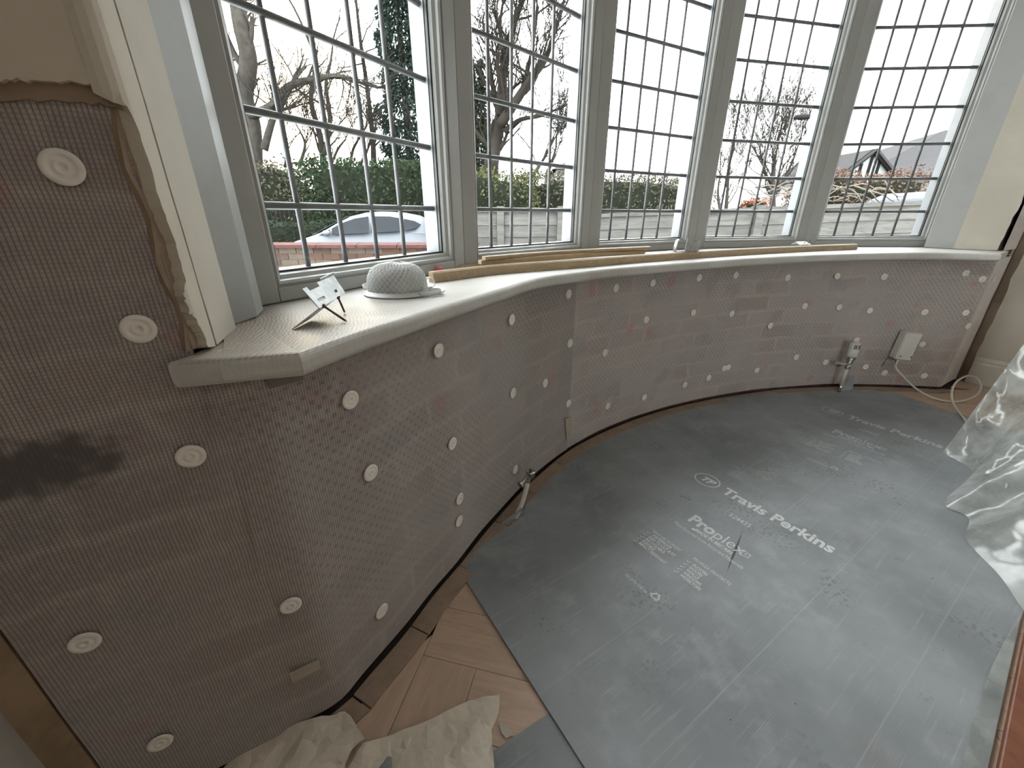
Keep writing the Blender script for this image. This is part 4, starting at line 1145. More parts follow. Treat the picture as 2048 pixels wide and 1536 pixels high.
# recycling triangle: three chasing arrows
a = atz(1311, 1193, ZT); ro = .016; pts = []; fcs = []
for k in range(3):
    an = R(90 + 120 * k); an2 = R(90 + 120 * (k + 1)); A_ = Vector((math.cos(an), math.sin(an))) * ro; B_ = Vector((math.cos(an2), math.sin(an2))) * ro
    p0, p1 = A_ * .82 + B_ * .18, A_ * .28 + B_ * .72; nn2 = Vector((-(B_ - A_).y, (B_ - A_).x)).normalized() * .0022; dd = (B_ - A_).normalized()
    b0 = len(pts); pts += [p0 + nn2, p0 - nn2, p1 - nn2, p1 + nn2, p1 + nn2 * 2.3, p1 - nn2 * 2.3, p1 + dd * .006]; fcs += [(b0, b0 + 1, b0 + 2, b0 + 3), (b0 + 4, b0 + 5, b0 + 6)]
flat([tuple(p) for p in pts], fcs, a)
ang = math.atan2(RD.y, RD.x)
for rep in (0, 1):
    for name, me, at in prints:
        me2 = me.copy() if rep else me
        me2.materials.clear(); me2.materials.append(M_PRINT2 if rep else M_PRINT)
        o = bpy.data.objects.new(name, me2); COL.objects.link(o); o.parent = sheet
        o.location = Vector((at.x, at.y, ZT + .0005)) + (Vector((SHIFT2.x, SHIFT2.y, 0)) if rep else Vector()); o.rotation_euler = (0, 0, ang)

# crumpled masking paper
def crumpled(name, px, label, cat, mat, amp, z0, step=.012, seed=1, lift=None):
    pts = [atz(u, v, z0) for u, v in px]; poly = rag([(p.x, p.y) for p in pts] + [(pts[0].x, pts[0].y)], .0012, 3)[:-1]
    v2, f2 = cdt_patch(poly, step, .4); m = MB()
    for x, y in v2:
        q = Vector((x * 9 + seed * 7, y * 9, seed)); r1 = abs(mnoise.noise(q)) * 1.6 + abs(mnoise.noise(q * 2.7)) * .7 + abs(mnoise.noise(q * 6)) * .25
        m.v.append((x, y, z0 + amp * r1 + (lift(x, y) if lift else 0)))
    m.f = f2
    return tag(m.build(name, mat, None, smooth=False, solid=.0006, offset=0), label, cat)
crumpled('paper_sheet', [(425, 1560), (480, 1505), (560, 1462), (612, 1448), (660, 1432), (690, 1424), (706, 1440), (716, 1458), (729, 1480), (705, 1500), (690, 1530), (690, 1600), (430, 1600)], 'crumpled waxy brown paper scrap nearest the wall corner', 'paper', M_PAPER, .012, .010, seed=1)
crumpled('paper_sheet', [(728, 1492), (780, 1474), (860, 1442), (930, 1408), (962, 1398), (1000, 1393), (997, 1425), (984, 1462), (986, 1500), (990, 1600), (700, 1600), (694, 1540)], 'crumpled waxy brown paper sheet in front of the herringbone planks', 'paper', M_PAPER, .011, .010, seed=5)
crumpled('paper_scrap', [(996, 1448), (1004, 1446), (1018, 1456), (1026, 1470), (1012, 1478), (1002, 1462)], 'small pale torn paper scrap sticking out beside the paper sheet', 'paper', M_PLAST, .003, .003, step=.006, seed=3)
crumpled('sheet_scrap', [(752, 1545), (775, 1512), (784, 1516), (782, 1560)], 'tiny dark grey scrap lying on the brown paper', 'scrap', M_SHEET2, .002, .032, step=.006, seed=4)

# polythene draped over furniture just outside the picture
hem = [atz(1885, 905, .008), atz(1943, 940, .010), atz(1930, 962, .03), atz(1889, 1000, .009), atz(1893, 1014, .009), atz(1937, 1036, .012), atz(1934, 1080, .009), atz(1998, 1150, .009), atz(2044, 1216, .012), atz(2100, 1280, .026)]
upr = [Vector((2.03, 1.535, .45)), Vector((2.02, 1.42, .46)), Vector((2.0, 1.3, .47)), Vector((1.98, 1.18, .47)), Vector((1.95, 1.1, .48)), Vector((1.92, 1.02, .48)), Vector((1.88, .92, .48)), Vector((1.84, .8, .48)), Vector((1.80, .66, .48)), Vector((1.74, .54, .48))]
HS, US = smooth_path(hem, 8), smooth_path(upr, 8); NR = 36
m = MB()
for i, (a, b_) in enumerate(zip(HS, US)):
    for j in range(NR + 1):
        t = j / NR; p = a.lerp(b_, t)
        sag = -.05 * math.sin(math.pi * t) * (.5 + .5 * math.sin(i * .35)); w = math.sin(math.pi * min(1, t * 3) / 2)
        q = p * 7; nz_ = mnoise.noise(q) * .05 + abs(mnoise.noise(q * 2.6)) * .03 + abs(mnoise.noise(q * 6)) * .012
        side = Vector((-.75, -.5, .25))
        pp = p + side * (nz_ - .02) * w * (1 if i > 0 else .25) + Vector((0, 0, sag * (i > 1))); pp.z = max(pp.z, .0085)
        m.v.append(tuple(pp))
W_ = NR + 1
m.f = [(i * W_ + j, (i + 1) * W_ + j, (i + 1) * W_ + j + 1, i * W_ + j + 1) for i in range(len(HS) - 1) for j in range(NR)]
top0 = len(m.v)
for b_ in US: m.v.append(tuple(b_ + Vector((.55, -.12, .01))))
m.f += [(i * W_ + NR, (i + 1) * W_ + NR, top0 + i + 1, top0 + i) for i in range(len(US) - 1)]
poly_o = m.build('polythene_sheet', M_POLY, None, smooth=True, norm=False); tag(poly_o, 'crumpled clear polythene dust sheet hanging down onto the grey floor sheet', 'dust sheet')
m = MB(); rp = random.Random(5)   # gathered pleat running across the drape
for k in range(5):
    pts = [HS[12].lerp(US[12], .05 + .14 * t) + Vector((.0 + t * .09 + rp.uniform(-.01, .01), -t * .05 - k * .006, .02 + rp.uniform(0, .012))) for t in range(5)]
    m.tube(smooth_path(pts, 4), .0035, 5)
m.build('gathered_pleat', M_POLY, poly_o, smooth=True)
fp = [atz(2042, 1226, .0075), atz(2037, 1250, .0075), atz(1972, 1550, .0075), atz(1915, 1560, .0075), atz(1945, 1440, .0075), atz(1962, 1390, .0075), atz(1985, 1330, .0075), atz(2020, 1260, .0075)]
v2, f2 = cdt_patch([(p.x, p.y) for p in fp], .03, .3); m = MB(); m.v = [(x, y, .0075 + .006 * abs(mnoise.noise((x * 14, y * 14, 2)))) for x, y in v2]; m.f = f2
m.build('trailing_film', M_POLY2, poly_o, smooth=True)
bx = [(2.03, 1.52), (1.80, .55), (2.30, .45), (2.62, 1.35)]
tag(MB().prism([(2.16, 1.44), (2.02, .62), (2.34, .50), (2.60, 1.34)], 0.0065, .44).build('footstool', simple('cream_upholstery', (.5, .47, .42), .9), bevel=.03, seg=3), 'cream upholstered stool under the polythene dust sheet', 'stool')
fp = [atz(2050, 1246, 0), atz(1988, 1545, 0), atz(1975, 1640, 0), atz(2150, 1640, 0), atz(2170, 1290, 0)]
tag(MB().prism([(p.x, p.y) for p in fp], .0005, .018).build('wooden_board', M_MAHOG, bevel=.003), 'reddish brown wooden board lying beside the near edge of the grey sheet', 'board')

# ================================================================== outside
ZG = -.46
M_GROUND = simple('driveway_gravel', (0.0540, 0.0498, 0.0456), .95, .3, 30)
tag(MB().aabb((-40, 3.2, ZG - .2), (45, 90, ZG)).build('ground', M_GROUND), 'grey ground outside the bay window', 'ground', kind='structure')
# low brick wall with red coping
rb = random.Random(11)
BWY = 5.5
cp = [aty(u, 492, BWY) for u in (470, 905)]; zc = aty(700, 487.5, BWY).z; x0, x1 = -4.6, -.62
gw = empty('garden_wall', ((x0 + x1) / 2, BWY, ZG)); tag(gw, 'low brick garden wall with red coping in front of the white car', 'garden wall')
MB().aabb((x0, BWY + .012, ZG), (x1, BWY + .2, zc - .05)).build('mortar_core', simple('mortar', (0.0780, 0.0708, 0.0600), .95), gw)
M_BR = [simple('brick_a', (0.0690, 0.0396, 0.0300), .9, .3, 18, spec=.1), simple('brick_b', (0.0540, 0.0348, 0.0282), .9, .3, 18, spec=.1), simple('brick_c', (0.0780, 0.0600, 0.0468), .9, .3, 18, spec=.1)]
bm_ = {}
z = zc - .052; row = 0
while z > ZG + .3:
    x = x0 + (.11 if row % 2 else 0)
    while x < x1 - .2:
        if row < 8:
            mt = rb.choice(M_BR)
            if mt.name not in bm_:
                bo = MB().aabb((0, 0, -.065), (.214, .10, 0)).build('brick', mt, None); bm_[mt.name] = bo
            else: bo = copy_of(bm_[mt.name])
            bo.parent = gw; bo.matrix_parent_inverse = Matrix.Translation(gw.location).inverted(); bo.location = (x, BWY - rb.uniform(0, .004), z)
        x += .225
    z -= .075; row += 1
M_COPE = simple('red_coping', (0.062, 0.027, 0.025), .8, .25, 14, spec=.12)
x = x0
while x < x1:
    MB().add([(x + .004, BWY - .05, zc - .05), (x + .516, BWY - .05, zc - .05), (x + .516, BWY + .26, zc - .05), (x + .004, BWY + .26, zc - .05), (x + .004, BWY - .05, zc - .012), (x + .516, BWY - .05, zc - .012), (x + .516, BWY + .26, zc - .012), (x + .004, BWY + .26, zc - .012), (x + .004, BWY + .105, zc + .012), (x + .516, BWY + .105, zc + .012)],
             [(0, 1, 2, 3), (0, 1, 5, 4), (2, 3, 7, 6), (4, 5, 9, 8), (6, 7, 8, 9), (0, 4, 8, 7, 3), (1, 2, 6, 9, 5)]).build('coping_stone', M_COPE, gw)
    x += .52

# white hatchback
CY = 11.0; cx0 = aty(558, 470, CY).x; car = empty('car', (cx0, CY, ZG)); tag(car, 'white hatchback car parked beyond the low brick wall', 'car')
kx = (aty(860, 470, CY).x - cx0) / 3.9; kz = (aty(740, 423, CY + .6).z - ZG) / 1.5
prof = [(.0, .22), (.0, .50), (.06, .64), (.30, .76), (.72, .88), (1.05, 1.0), (1.45, 1.22), (1.80, 1.38), (2.2, 1.47), (2.6, 1.5), (3.0, 1.475), (3.4, 1.40), (3.62, 1.30), (3.76, 1.08), (3.86, .86), (3.9, .60), (3.88, .22)]
def car_p(x, y, z):
    inset = max(0, z - .88) * .42; nose = .10 * max(0, 1 - x / .5) ** 2 + .08 * max(0, (x - 3.5) / .4) ** 2
    hw_ = .85 - inset - nose; return (cx0 + x * kx, CY + .85 + y * hw_, ZG + z * kz)
m = MB(); ys = [-1, -.97, -.8, 0, .8, .97, 1]
for x, z in prof:
    for y in ys:
        dz = -.035 * (abs(y) > .9) * (z > .6) - .03 * (abs(y) >= 1) * (z > .6); m.v.append(car_p(x, y, z + dz))
ny = len(ys); m.f = [(i * ny + j, (i + 1) * ny + j, (i + 1) * ny + j + 1, i * ny + j + 1) for i in range(len(prof) - 1) for j in range(ny - 1)]
k = len(prof)
# flanks down to the sill
for j in (0, ny - 1):
    b0 = len(m.v); y = ys[j]
    for x, z in prof: m.v.append(car_p(min(max(x, .02), 3.86), y * 1.0, min(z, .22)))
    m.f += [(i * ny + j, b0 + i, b0 + i + 1, (i + 1) * ny + j) for i in range(k - 1)]
M_CARP = simple('white_car_paint', (.115, .127, .145), .35, .03, 3, spec=.25); M_CARG = simple('car_glass', (.012, .015, .019), .35, .2, 3, spec=.12); M_IRON = simple('black_iron_paint', (.010, .010, .010), .6, .3, 20, spec=.1); M_TYRE = simple('tyre_rubber', (.02, .02, .02), .8)
m.build('car_body', M_CARP, car, smooth=True)
def car_face(name, pts, y, mat, out=.012):
    vs = []
    for x, z in pts:
        p_ = car_p(x, y, z - .035); vs.append((p_[0], p_[1] + (-out if y < 0 else out), p_[2]))
    return MB().add(vs, [tuple(range(len(vs)))]).build(name, mat, car, solid=.006, offset=0)
car_face('side_window', [(1.02, .955), (1.30, .965), (1.30, 1.10), (1.22, 1.05)], -1, M_CARG)
car_face('side_window', [(1.36, .965), (2.30, 1.01), (2.30, 1.41), (1.95, 1.36), (1.60, 1.245), (1.36, 1.12)], -1, M_CARG)
car_face('side_window', [(2.37, 1.015), (3.12, 1.05), (3.16, 1.36), (2.85, 1.41), (2.37, 1.415)], -1, M_CARG)
car_face('side_window', [(3.19, 1.055), (3.52, 1.12), (3.66, 1.22), (3.50, 1.30), (3.22, 1.355)], -1, M_CARG)
ws = [car_p(.80, -.86, .925), car_p(.80, .86, .925), car_p(1.72, .84, 1.365), car_p(1.72, -.84, 1.365)]
MB().add([(p[0], p[1], p[2] + .012) for p in ws], [(0, 1, 2, 3)]).build('windscreen', simple('windscreen_glass', (.10, .11, .105), .3, .7, 9, spec=.2), car, solid=.006, offset=0)
mp_ = car_p(1.25, -1.0, .98); MB().lathe([(0, -.09), (.05, -.08), (.075, 0), (.05, .08), (0, .09)], (mp_[0], mp_[1] - .08, mp_[2]), (1, -.3, 0), 10).build('wing_mirror', M_CARP, car, smooth=True)
for x in (.72, 3.15):
    for y in (-1, 1):
        p_ = car_p(x, y, .3); m = MB(); m.lathe([(0, -.09), (.2, -.09), (.28, -.09), (.30, -.06), (.30, .06), (.28, .09), (0, .09)], (p_[0], p_[1] + (.08 if y < 0 else -.08), ZG + .30), (0, 1, 0), 20); m.build('wheel', M_TYRE, car, smooth=False)
MB().tube([car_p(3.45, -1.02, .98), car_p(3.75, -1.02, .96)], .012, 6).build('door_handle', M_CARP, car)

# weathered timber fences
M_FEN = mat_wood('weathered_fence', (.098, .095, .089), (.066, .064, .060), (.026, .025, .024), 6, stretch=(1.2, 6, 12), rough=.95, var=True)
def fence(name, a, b_, nb, label, post_every, cap=True):
    """a, b_ = top corner points; boards run from top to the ground"""
    f_ = empty(name, (a.x, a.y, ZG)); tag(f_, label, 'fence'); d = b_ - a; dn = Vector((d.x, d.y, 0)).normalized(); nn_ = Vector((dn.y, -dn.x, 0))
    bh = .165
    npost = max(1, int(round(d.length / post_every)))
    for j in range(npost):
        p0, p1 = a.lerp(b_, j / npost), a.lerp(b_, (j + 1) / npost)
        for k in range(nb):
            dz = Vector((0, 0, -.045 - bh * k)); wob = rb.uniform(-.008, .008)
            q0, q1 = p0 + dz + dn * .055, p1 + dz - dn * .055
            if q1.z - bh < ZG: continue
            vs = [q0 + nn_ * .006, q1 + nn_ * .006 + Vector((0, 0, wob)), q1 + nn_ * .024 + Vector((0, 0, -bh * 1.06 + wob)), q0 + nn_ * .024 + Vector((0, 0, -bh * 1.06)), q0 - nn_ * .006, q1 - nn_ * .006 + Vector((0, 0, wob)), q1 + nn_ * .008 + Vector((0, 0, -bh * 1.06 + wob)), q0 + nn_ * .008 + Vector((0, 0, -bh * 1.06))]
            MB().add(vs, [(0, 1, 2, 3), (7, 6, 5, 4), (0, 4, 5, 1), (3, 2, 6, 7), (0, 3, 7, 4), (1, 5, 6, 2)]).build('board', M_FEN, f_)
        if cap: MB().bar(p0 + nn_ * .02 - Vector((0, 0, .02)), p1 + nn_ * .02 - Vector((0, 0, .02)), .05, .05).build('cap_rail', M_FEN, f_)
    for j in range(npost + 1):
        p = a.lerp(b_, j / npost) + nn_ * .03; MB().prism([tuple((p + dn * i_ + nn_ * k_).xy) for i_, k_ in ((-.05, -.05), (.05, -.05), (.05, .05), (-.05, .05))], ZG, p.z + .03).build('post', M_FEN, f_)
    return f_
fence('timber_fence', aty(880, 417, 6.3), aty(1122, 417, 6.3), 8, 'short weathered timber fence beyond the second window', 1.0)
fence('timber_fence', aty(1128, 431, 6.6), aty(1990, 396, 5.6), 8, 'long weathered grey timber fence beyond the far windows', 2.4)

# iron railings and house wall with orange light in its colour, far left
rl = empty('iron_railings', aty(545, 440, 15)); rl.location.z = ZG; tag(rl, 'dark iron railings by the road, left of the white car', 'railings')
for k in range(14):
    p = aty(500 + k * 9, 440, 15); MB().tube([(p.x, p.y, ZG), (p.x, p.y, aty(540, 416, 15).z)], .018, 5).build('railing_bar', M_IRON, rl)
for v_ in (420, 448):
    a, b_ = aty(495, v_, 15), aty(625, v_, 15); MB().bar(a, b_, .03, .04).build('railing_rail', M_IRON, rl)
a, b_ = aty(522, 412, 30), aty(590, 470, 30)
hs = empty('house', ((a.x + b_.x) / 2, 30, ZG)); tag(hs, 'small building glimpsed behind the railings, orange light painted into its wall', 'house')
MB().aabb((a.x, 30, ZG), (b_.x, 34, a.z)).build('wall', simple('orange_lit_render', (0.1610, 0.1085, 0.0595), .9), hs)  # orange light on the wall is put into its base colour
MB().add([(a.x - .2, 29.8, a.z), (b_.x + .2, 29.8, a.z), (b_.x + .2, 34.2, a.z), (a.x - .2, 34.2, a.z), (a.x, 32, a.z + 1.), (b_.x, 32, a.z + 1.)], [(0, 1, 5, 4), (2, 3, 4, 5), (1, 2, 5), (3, 0, 4)]).build('roof', simple('dull_tiles', (.05, .036, .03), .9, spec=.05), hs)

# hedges and shrubs: leafy mass round a dark twiggy core
def leafy(name, lo, hi, nleaf, size, mat, label, cat, bumps=.35, core=True, group=None, seed=1, dome_=False):
    rg = random.Random(seed); lo, hi = Vector(lo), Vector(hi); ctr = (lo + hi) / 2; h_ = (hi - lo) / 2
    root = empty(name, (ctr.x, ctr.y, ZG)); tag(root, label, cat, group)
    def surf(p):
        return 1 + bumps * mnoise.noise((p.x * .9 + seed * 3, p.y * .9, p.z * .9))
    m = MB()
    for _ in range(nleaf):
        while True:
            q = Vector((rg.uniform(-1, 1), rg.uniform(-1, 1), rg.uniform(-1, 1)))
            r_ = q.length if dome_ else max(abs(q.x), abs(q.y), abs(q.z))
            if .72 < r_ <= 1: break
        p = Vector((q.x * h_.x, q.y * h_.y, q.z * h_.z)); s_ = surf(ctr + p); p = ctr + Vector((p.x * s_, p.y * s_, p.z * (s_ if p.z > 0 else 1)))
        t = Vector((rg.gauss(0, 1), rg.gauss(0, 1), rg.gauss(0, 1))).normalized(); b2 = t.cross(Vector((rg.gauss(0, 1), rg.gauss(0, 1), rg.gauss(0, 1)))).normalized(); l_ = size * rg.uniform(.6, 1.3)
        m.add([p - t * l_, p + b2 * l_ * .45, p + t * l_, p - b2 * l_ * .45], [(0, 1, 2, 3)])
    fo = m.build('foliage', mat, root, norm=False); fo['kind'] = 'stuff'
    if core:
        m = MB(); NU, NV = 18, 10
        for j in range(NV + 1):
            for i in range(NU):
                a = 2 * math.pi * i / NU; ph = math.pi * j / NV; q = Vector((math.cos(a) * math.sin(ph), math.sin(a) * math.sin(ph), -math.cos(ph)))
                if not dome_:
                    k_ = max(abs(q.x), abs(q.y), abs(q.z)); q = q / (k_ ** .75)
                p = Vector((q.x * h_.x, q.y * h_.y, q.z * h_.z)) * .86; s_ = surf(ctr + p)
                m.v.append((ctr.x + p.x * s_, ctr.y + p.y * s_, max(ZG, ctr.z + p.z * (s_ if p.z > 0 else 1.16))))
        m.f = [(j * NU + i, j * NU + (i + 1) % NU, (j + 1) * NU + (i + 1) % NU, (j + 1) * NU + i) for j in range(NV) for i in range(NU)]
        m.build('twiggy_core', simple('hedge_core', (.010, .012, .008), .95, .4, 6, spec=.03), root, smooth=True)
    return root
M_L1 = mat_leaf('dark_hedge_leaf', (0.0085, 0.0150, 0.0075), (0.0145, 0.0230, 0.0115)); M_L2 = mat_leaf('olive_hedge_leaf', (0.0291, 0.0322, 0.0136), (0.0409, 0.0434, 0.0198)); M_L3 = mat_leaf('brown_hedge_leaf', (0.0312, 0.0294, 0.0198), (0.0444, 0.0414, 0.0288))
M_L4 = mat_leaf('beech_leaf', (0.0546, 0.0308, 0.0217), (0.0784, 0.0490, 0.0357)); M_L5 = mat_leaf('conifer_needles', (0.0070, 0.0125, 0.0100), (0.0110, 0.0185, 0.0145)); M_L6 = mat_leaf('ivy_leaf', (0.0060, 0.0115, 0.0075), (0.0105, 0.0170, 0.0105)); M_L7 = mat_leaf('orange_shrub_leaf', (0.0980, 0.0336, 0.0196), (0.1260, 0.0525, 0.0322))
def bpx(u0, u1, v0, Y, depth): a, b_ = aty(u0, v0, Y), aty(u1, v0, Y); return (a.x, Y, ZG), (b_.x, Y + depth, a.z)
lo, hi = bpx(560, 960, 312, 15, 2.5); leafy('hedge', lo, hi, 16000, .075, M_L1, 'tall dark green hedge behind the white car', 'hedge', seed=1, bumps=.2)
lo, hi = bpx(430, 600, 330, 17, 2.5); leafy('hedge', lo, hi, 6000, .075, M_L3, 'brownish hedge behind the iron railings, left of the dark one', 'hedge', seed=2)
lo, hi = bpx(890, 1085, 330, 9.5, 1.6); leafy('hedge', lo, hi, 7000, .042, M_L2, 'light olive green hedge above the short timber fence', 'hedge', seed=3, bumps=.15)
lo, hi = bpx(1020, 1440, 343, 10.5, 1.6); leafy('hedge', lo, hi, 17000, .042, M_L3, 'brown-green hedge above the long fence at the middle window', 'hedge', seed=4, bumps=.1)
lo, hi = bpx(1640, 1900, 338, 12, 1.6); leafy('hedge', lo, hi, 9000, .05, M_L4, 'russet beech hedge below the tiled roof', 'hedge', seed=5, bumps=.2)
lo, hi = bpx(1492, 1580, 384, 11.5, 1.2); leafy('shrub', lo, hi, 2500, .05, M_L7, 'small orange-red shrub behind the fence at the fourth window', 'shrub', seed=6, dome_=True)
lo, hi = bpx(500, 640, 445, 13, 1.0); leafy('shrub', lo, hi, 2500, .05, M_L6, 'low dark shrub beside the bonnet of the white car', 'shrub', seed=7)

# bare trees
def grow(m, p, d, ln, r, depth, rg, spread=.6, up=.12, kids=(2, 4)):
    pts = [p]; rs = [r]; n_ = 4; q = p.copy(); dd = d.copy()
    for k in range(n_):
        dd = (dd + Vector((rg.gauss(0, .16), rg.gauss(0, .16), rg.gauss(0, .10) + up * .3))).normalized(); q = q + dd * ln / n_; pts.append(q.copy()); rs.append(r * (1 - .5 * (k + 1) / n_))
    m.tube(pts, rs, 6 if r > .03 else (4 if r > .012 else 3), cap=False)
    if depth <= 0: return
    for c in range(rg.randint(*kids)):
        t = rg.uniform(.3, 1.); i_ = min(n_ - 1, int(t * n_)); b_ = pts[i_].lerp(pts[i_ + 1], t * n_ - i_)
        nd = (dd + Vector((rg.gauss(0, spread), rg.gauss(0, spread), rg.gauss(0, spread * .8) + up))).normalized(); grow(m, b_, nd, ln * rg.uniform(.55, .82), max(.0085, rs[i_] * rg.uniform(.45, .7)), depth - 1, rg, spread, up, kids)
M_BARK = simple('grey_bark', (.040, .036, .031), .95, .4, 6, spec=.08); M_BARK2 = simple('dark_bark', (.022, .019, .016), .95, .4, 6, spec=.05)
def tree(label, trunks, Y, seed, depth, mat, spread=.6, up=.12, kids=(2, 4), twigs=None, branch_at=(), ln=2.):
    """trunks: list of (pixel polyline, r0, r1) drawn at distance Y; further limbs grow from their ends and sides"""
    rg = random.Random(seed); p0 = aty(*trunks[0][0][0], Y); root = empty('bare_tree', (p0.x, Y, ZG)); tag(root, label, 'tree', 'bare trees beyond the road')
    mt = MB(); mb_ = MB()
    for px, r0, r1 in trunks:
        pts = smooth_path([aty(u, v, Y + rg.uniform(-.3, .3)) for u, v in px], 5)
        if px is trunks[0][0]: pts = [Vector((pts[0].x, pts[0].y, ZG))] + pts
        k = len(pts); mt.tube(pts, [r0 + (r1 - r0) * i / (k - 1) for i in range(k)], 9)
        for i in range(2 if px is trunks[0][0] else 1, k):
            if rg.random() < .55:
                dd = (pts[i] - pts[i - 1]).normalized(); nd = (dd + Vector((rg.gauss(0, spread), rg.gauss(0, .4), rg.gauss(0, .5) + up))).normalized(); rr = (r0 + (r1 - r0) * i / (k - 1))
                grow(mb_, pts[i], nd, ln * rg.uniform(.6, 1.1), max(.014, rr * .38), depth, rg, spread, up, kids)
        dd = (pts[-1] - pts[-2]).normalized(); grow(mb_, pts[-1], dd, ln, r1, depth, rg, spread, up, kids)
    mt.build('trunk', mat, root, smooth=True, norm=False); mb_.build('branches', mat, root, smooth=True, norm=False); return root
tree('thick bare tree with an arching limb at the near window', [([(505, 335), (502, 250), (488, 190), (497, 120), (480, 40), (468, -60)], .42, .26), ([(500, 230), (540, 215), (575, 175), (620, 160), (670, 152), (702, 158)], .20, .07), ([(497, 150), (470, 110), (448, 60), (430, 20)], .14, .06), ([(528, 300), (545, 240), (560, 215)], .16, .1)], 20, 21, 3, M_BARK, ln=2.0)
tree('slender bare twin-stem tree beside the arching limb', [([(648, 330), (640, 270), (622, 200), (630, 120), (600, 40)], .17, .05), ([(650, 310), (660, 240), (652, 170), (662, 120)], .13, .05)], 22, 22, 3, M_BARK, ln=1.6)
tree('thin straight dark bare tree between the tall conifer and twin stems', [([(748, 330), (745, 270), (735, 180), (722, 90), (712, 0)], .16, .06)], 24, 23, 3, M_BARK2, ln=1.4)
tree('tangle of low bare saplings above the dark hedge', [([(700, 330), (706, 300), (716, 280)], .07, .04), ([(720, 330), (735, 300), (742, 270)], .06, .03), ([(600, 330), (610, 290), (600, 262)], .07, .03), ([(660, 335), (675, 300), (690, 280)], .06, .03), ([(570, 335), (575, 290), (566, 262)], .06, .03)], 18, 24, 3, M_BARK2, ln=1.3, up=.3)
tree('spreading bare tree filling the second window', [([(982, 330), (990, 290), (1000, 240), (1003, 190), (1010, 120), (1030, 40)], .22, .08), ([(1000, 250), (1030, 205), (1060, 160), (1090, 120), (1110, 60)], .14, .05), ([(1000, 230), (985, 170), (975, 100), (965, 40)], .09, .03), ([(1008, 262), (1040, 240), (1080, 232), (1110, 220)], .07, .03), ([(1012, 120), (1000, 60), (1005, 10)], .07, .03), ([(1045, 180), (1062, 110), (1072, 50)], .07, .03)], 13, 25, 3, M_BARK2, ln=1.25, up=.25)
tree('low twiggy tree right of the spreading one', [([(1095, 345), (1105, 320), (1112, 296)], .07, .03), ([(1070, 345), (1085, 322), (1098, 300)], .06, .03)], 14, 26, 4, M_BARK, ln=1.1)
tree('small bare tree at the left side of the fourth window', [([(1452, 420), (1455, 380), (1458, 340)], .09, .04), ([(1440, 420), (1436, 385), (1440, 350)], .07, .03)], 19, 27, 4, M_BARK, ln=1.5, up=.25)
tree('taller bare tree at the fourth window behind the orange shrub', [([(1545, 415), (1546, 370), (1550, 320)], .13, .05), ([(1548, 390), (1530, 345), (1520, 300)], .08, .03), ([(1552, 390), (1575, 345), (1590, 310)], .08, .03)], 19, 28, 4, M_BARK, ln=1.9, up=.3)
# pruned branches lying on the fence top
pr_ = empty('cut_branches', aty(1560, 402, 6.0)); tag(pr_, 'tangle of pale cut branches resting on the long fence', 'branches')
rg = random.Random(31)
for k in range(26):
    c = aty(rg.uniform(1515, 1790), rg.uniform(372, 404), 6.15); an = rg.uniform(-.5, .6); l_ = rg.uniform(.15, .4); pts = [c + Vector((l_ * t * math.cos(an), rg.uniform(-.06, .06), l_ * t * math.sin(an) + .05 * math.sin(3 * t + k))) for t in (-1, -.4, .2, .7, 1)]
    MB().tube(smooth_path(pts, 3), [.010 * (1 - .05 * q) for q in range(13)], 5).build('branch', simple('pale_cut_wood', (0.1190, 0.1015, 0.0840), .9, .3, 10), pr_, smooth=True)

# conifers: drooping sprays round a stem
def conifer(label, u, v_base, v_top, half_px, Y, seed, n, size, mat, cols=None, group='evergreens beyond the road', taper=1.):
    rg = random.Random(seed); b0 = aty(u, v_base, Y); tp = aty(u, v_top, Y); hw_ = aty(u + half_px, v_base, Y).x - b0.x
    root = empty('conifer', (b0.x, Y, ZG)); tag(root, label, 'tree', group)
    MB().tube([(b0.x, Y, ZG), (b0.x, Y, tp.z)], [.25, .04], 8).build('trunk', M_BARK2, root, smooth=True)
    m = MB(); H_ = tp.z - ZG
    for _ in range(n):
        t = rg.random() ** .9; z = ZG + H_ * t; rad = hw_ * (1 - t * taper) ** .75 * (.78 + .5 * mnoise.noise((z * 1.1, seed, 0)) + .25 * mnoise.noise((z * 3, seed, math.floor(rg.random() * 5)))) + .1
        a = rg.uniform(0, 6.283); r_ = rad * rg.uniform(.45, 1.08); p = Vector((b0.x + r_ * math.cos(a), Y + r_ * math.sin(a), z)); o_ = Vector((math.cos(a), math.sin(a), -.9 + rg.gauss(0, .35))).normalized()
        s_ = o_.cross(Vector((rg.gauss(0, 1), rg.gauss(0, 1), rg.gauss(0, 1)))).normalized(); l_ = size * rg.uniform(.6, 1.4)
        m.add([p, p + o_ * l_ * .5 + s_ * l_ * .22, p + o_ * l_, p + o_ * l_ * .5 - s_ * l_ * .22], [(0, 1, 2, 3)])
    fo = m.build('needles', mat, root, norm=False); fo['kind'] = 'stuff'; return root
conifer('tall dark conifer at the edge of the near window', 822, 330, -260, 72, 21, 41, 30000, .17, M_L5, taper=.93)
conifer('ivy-clad evergreen at the left side of the second window', 952, 330, 118, 38, 14, 42, 6000, .14, M_L6, taper=.8)

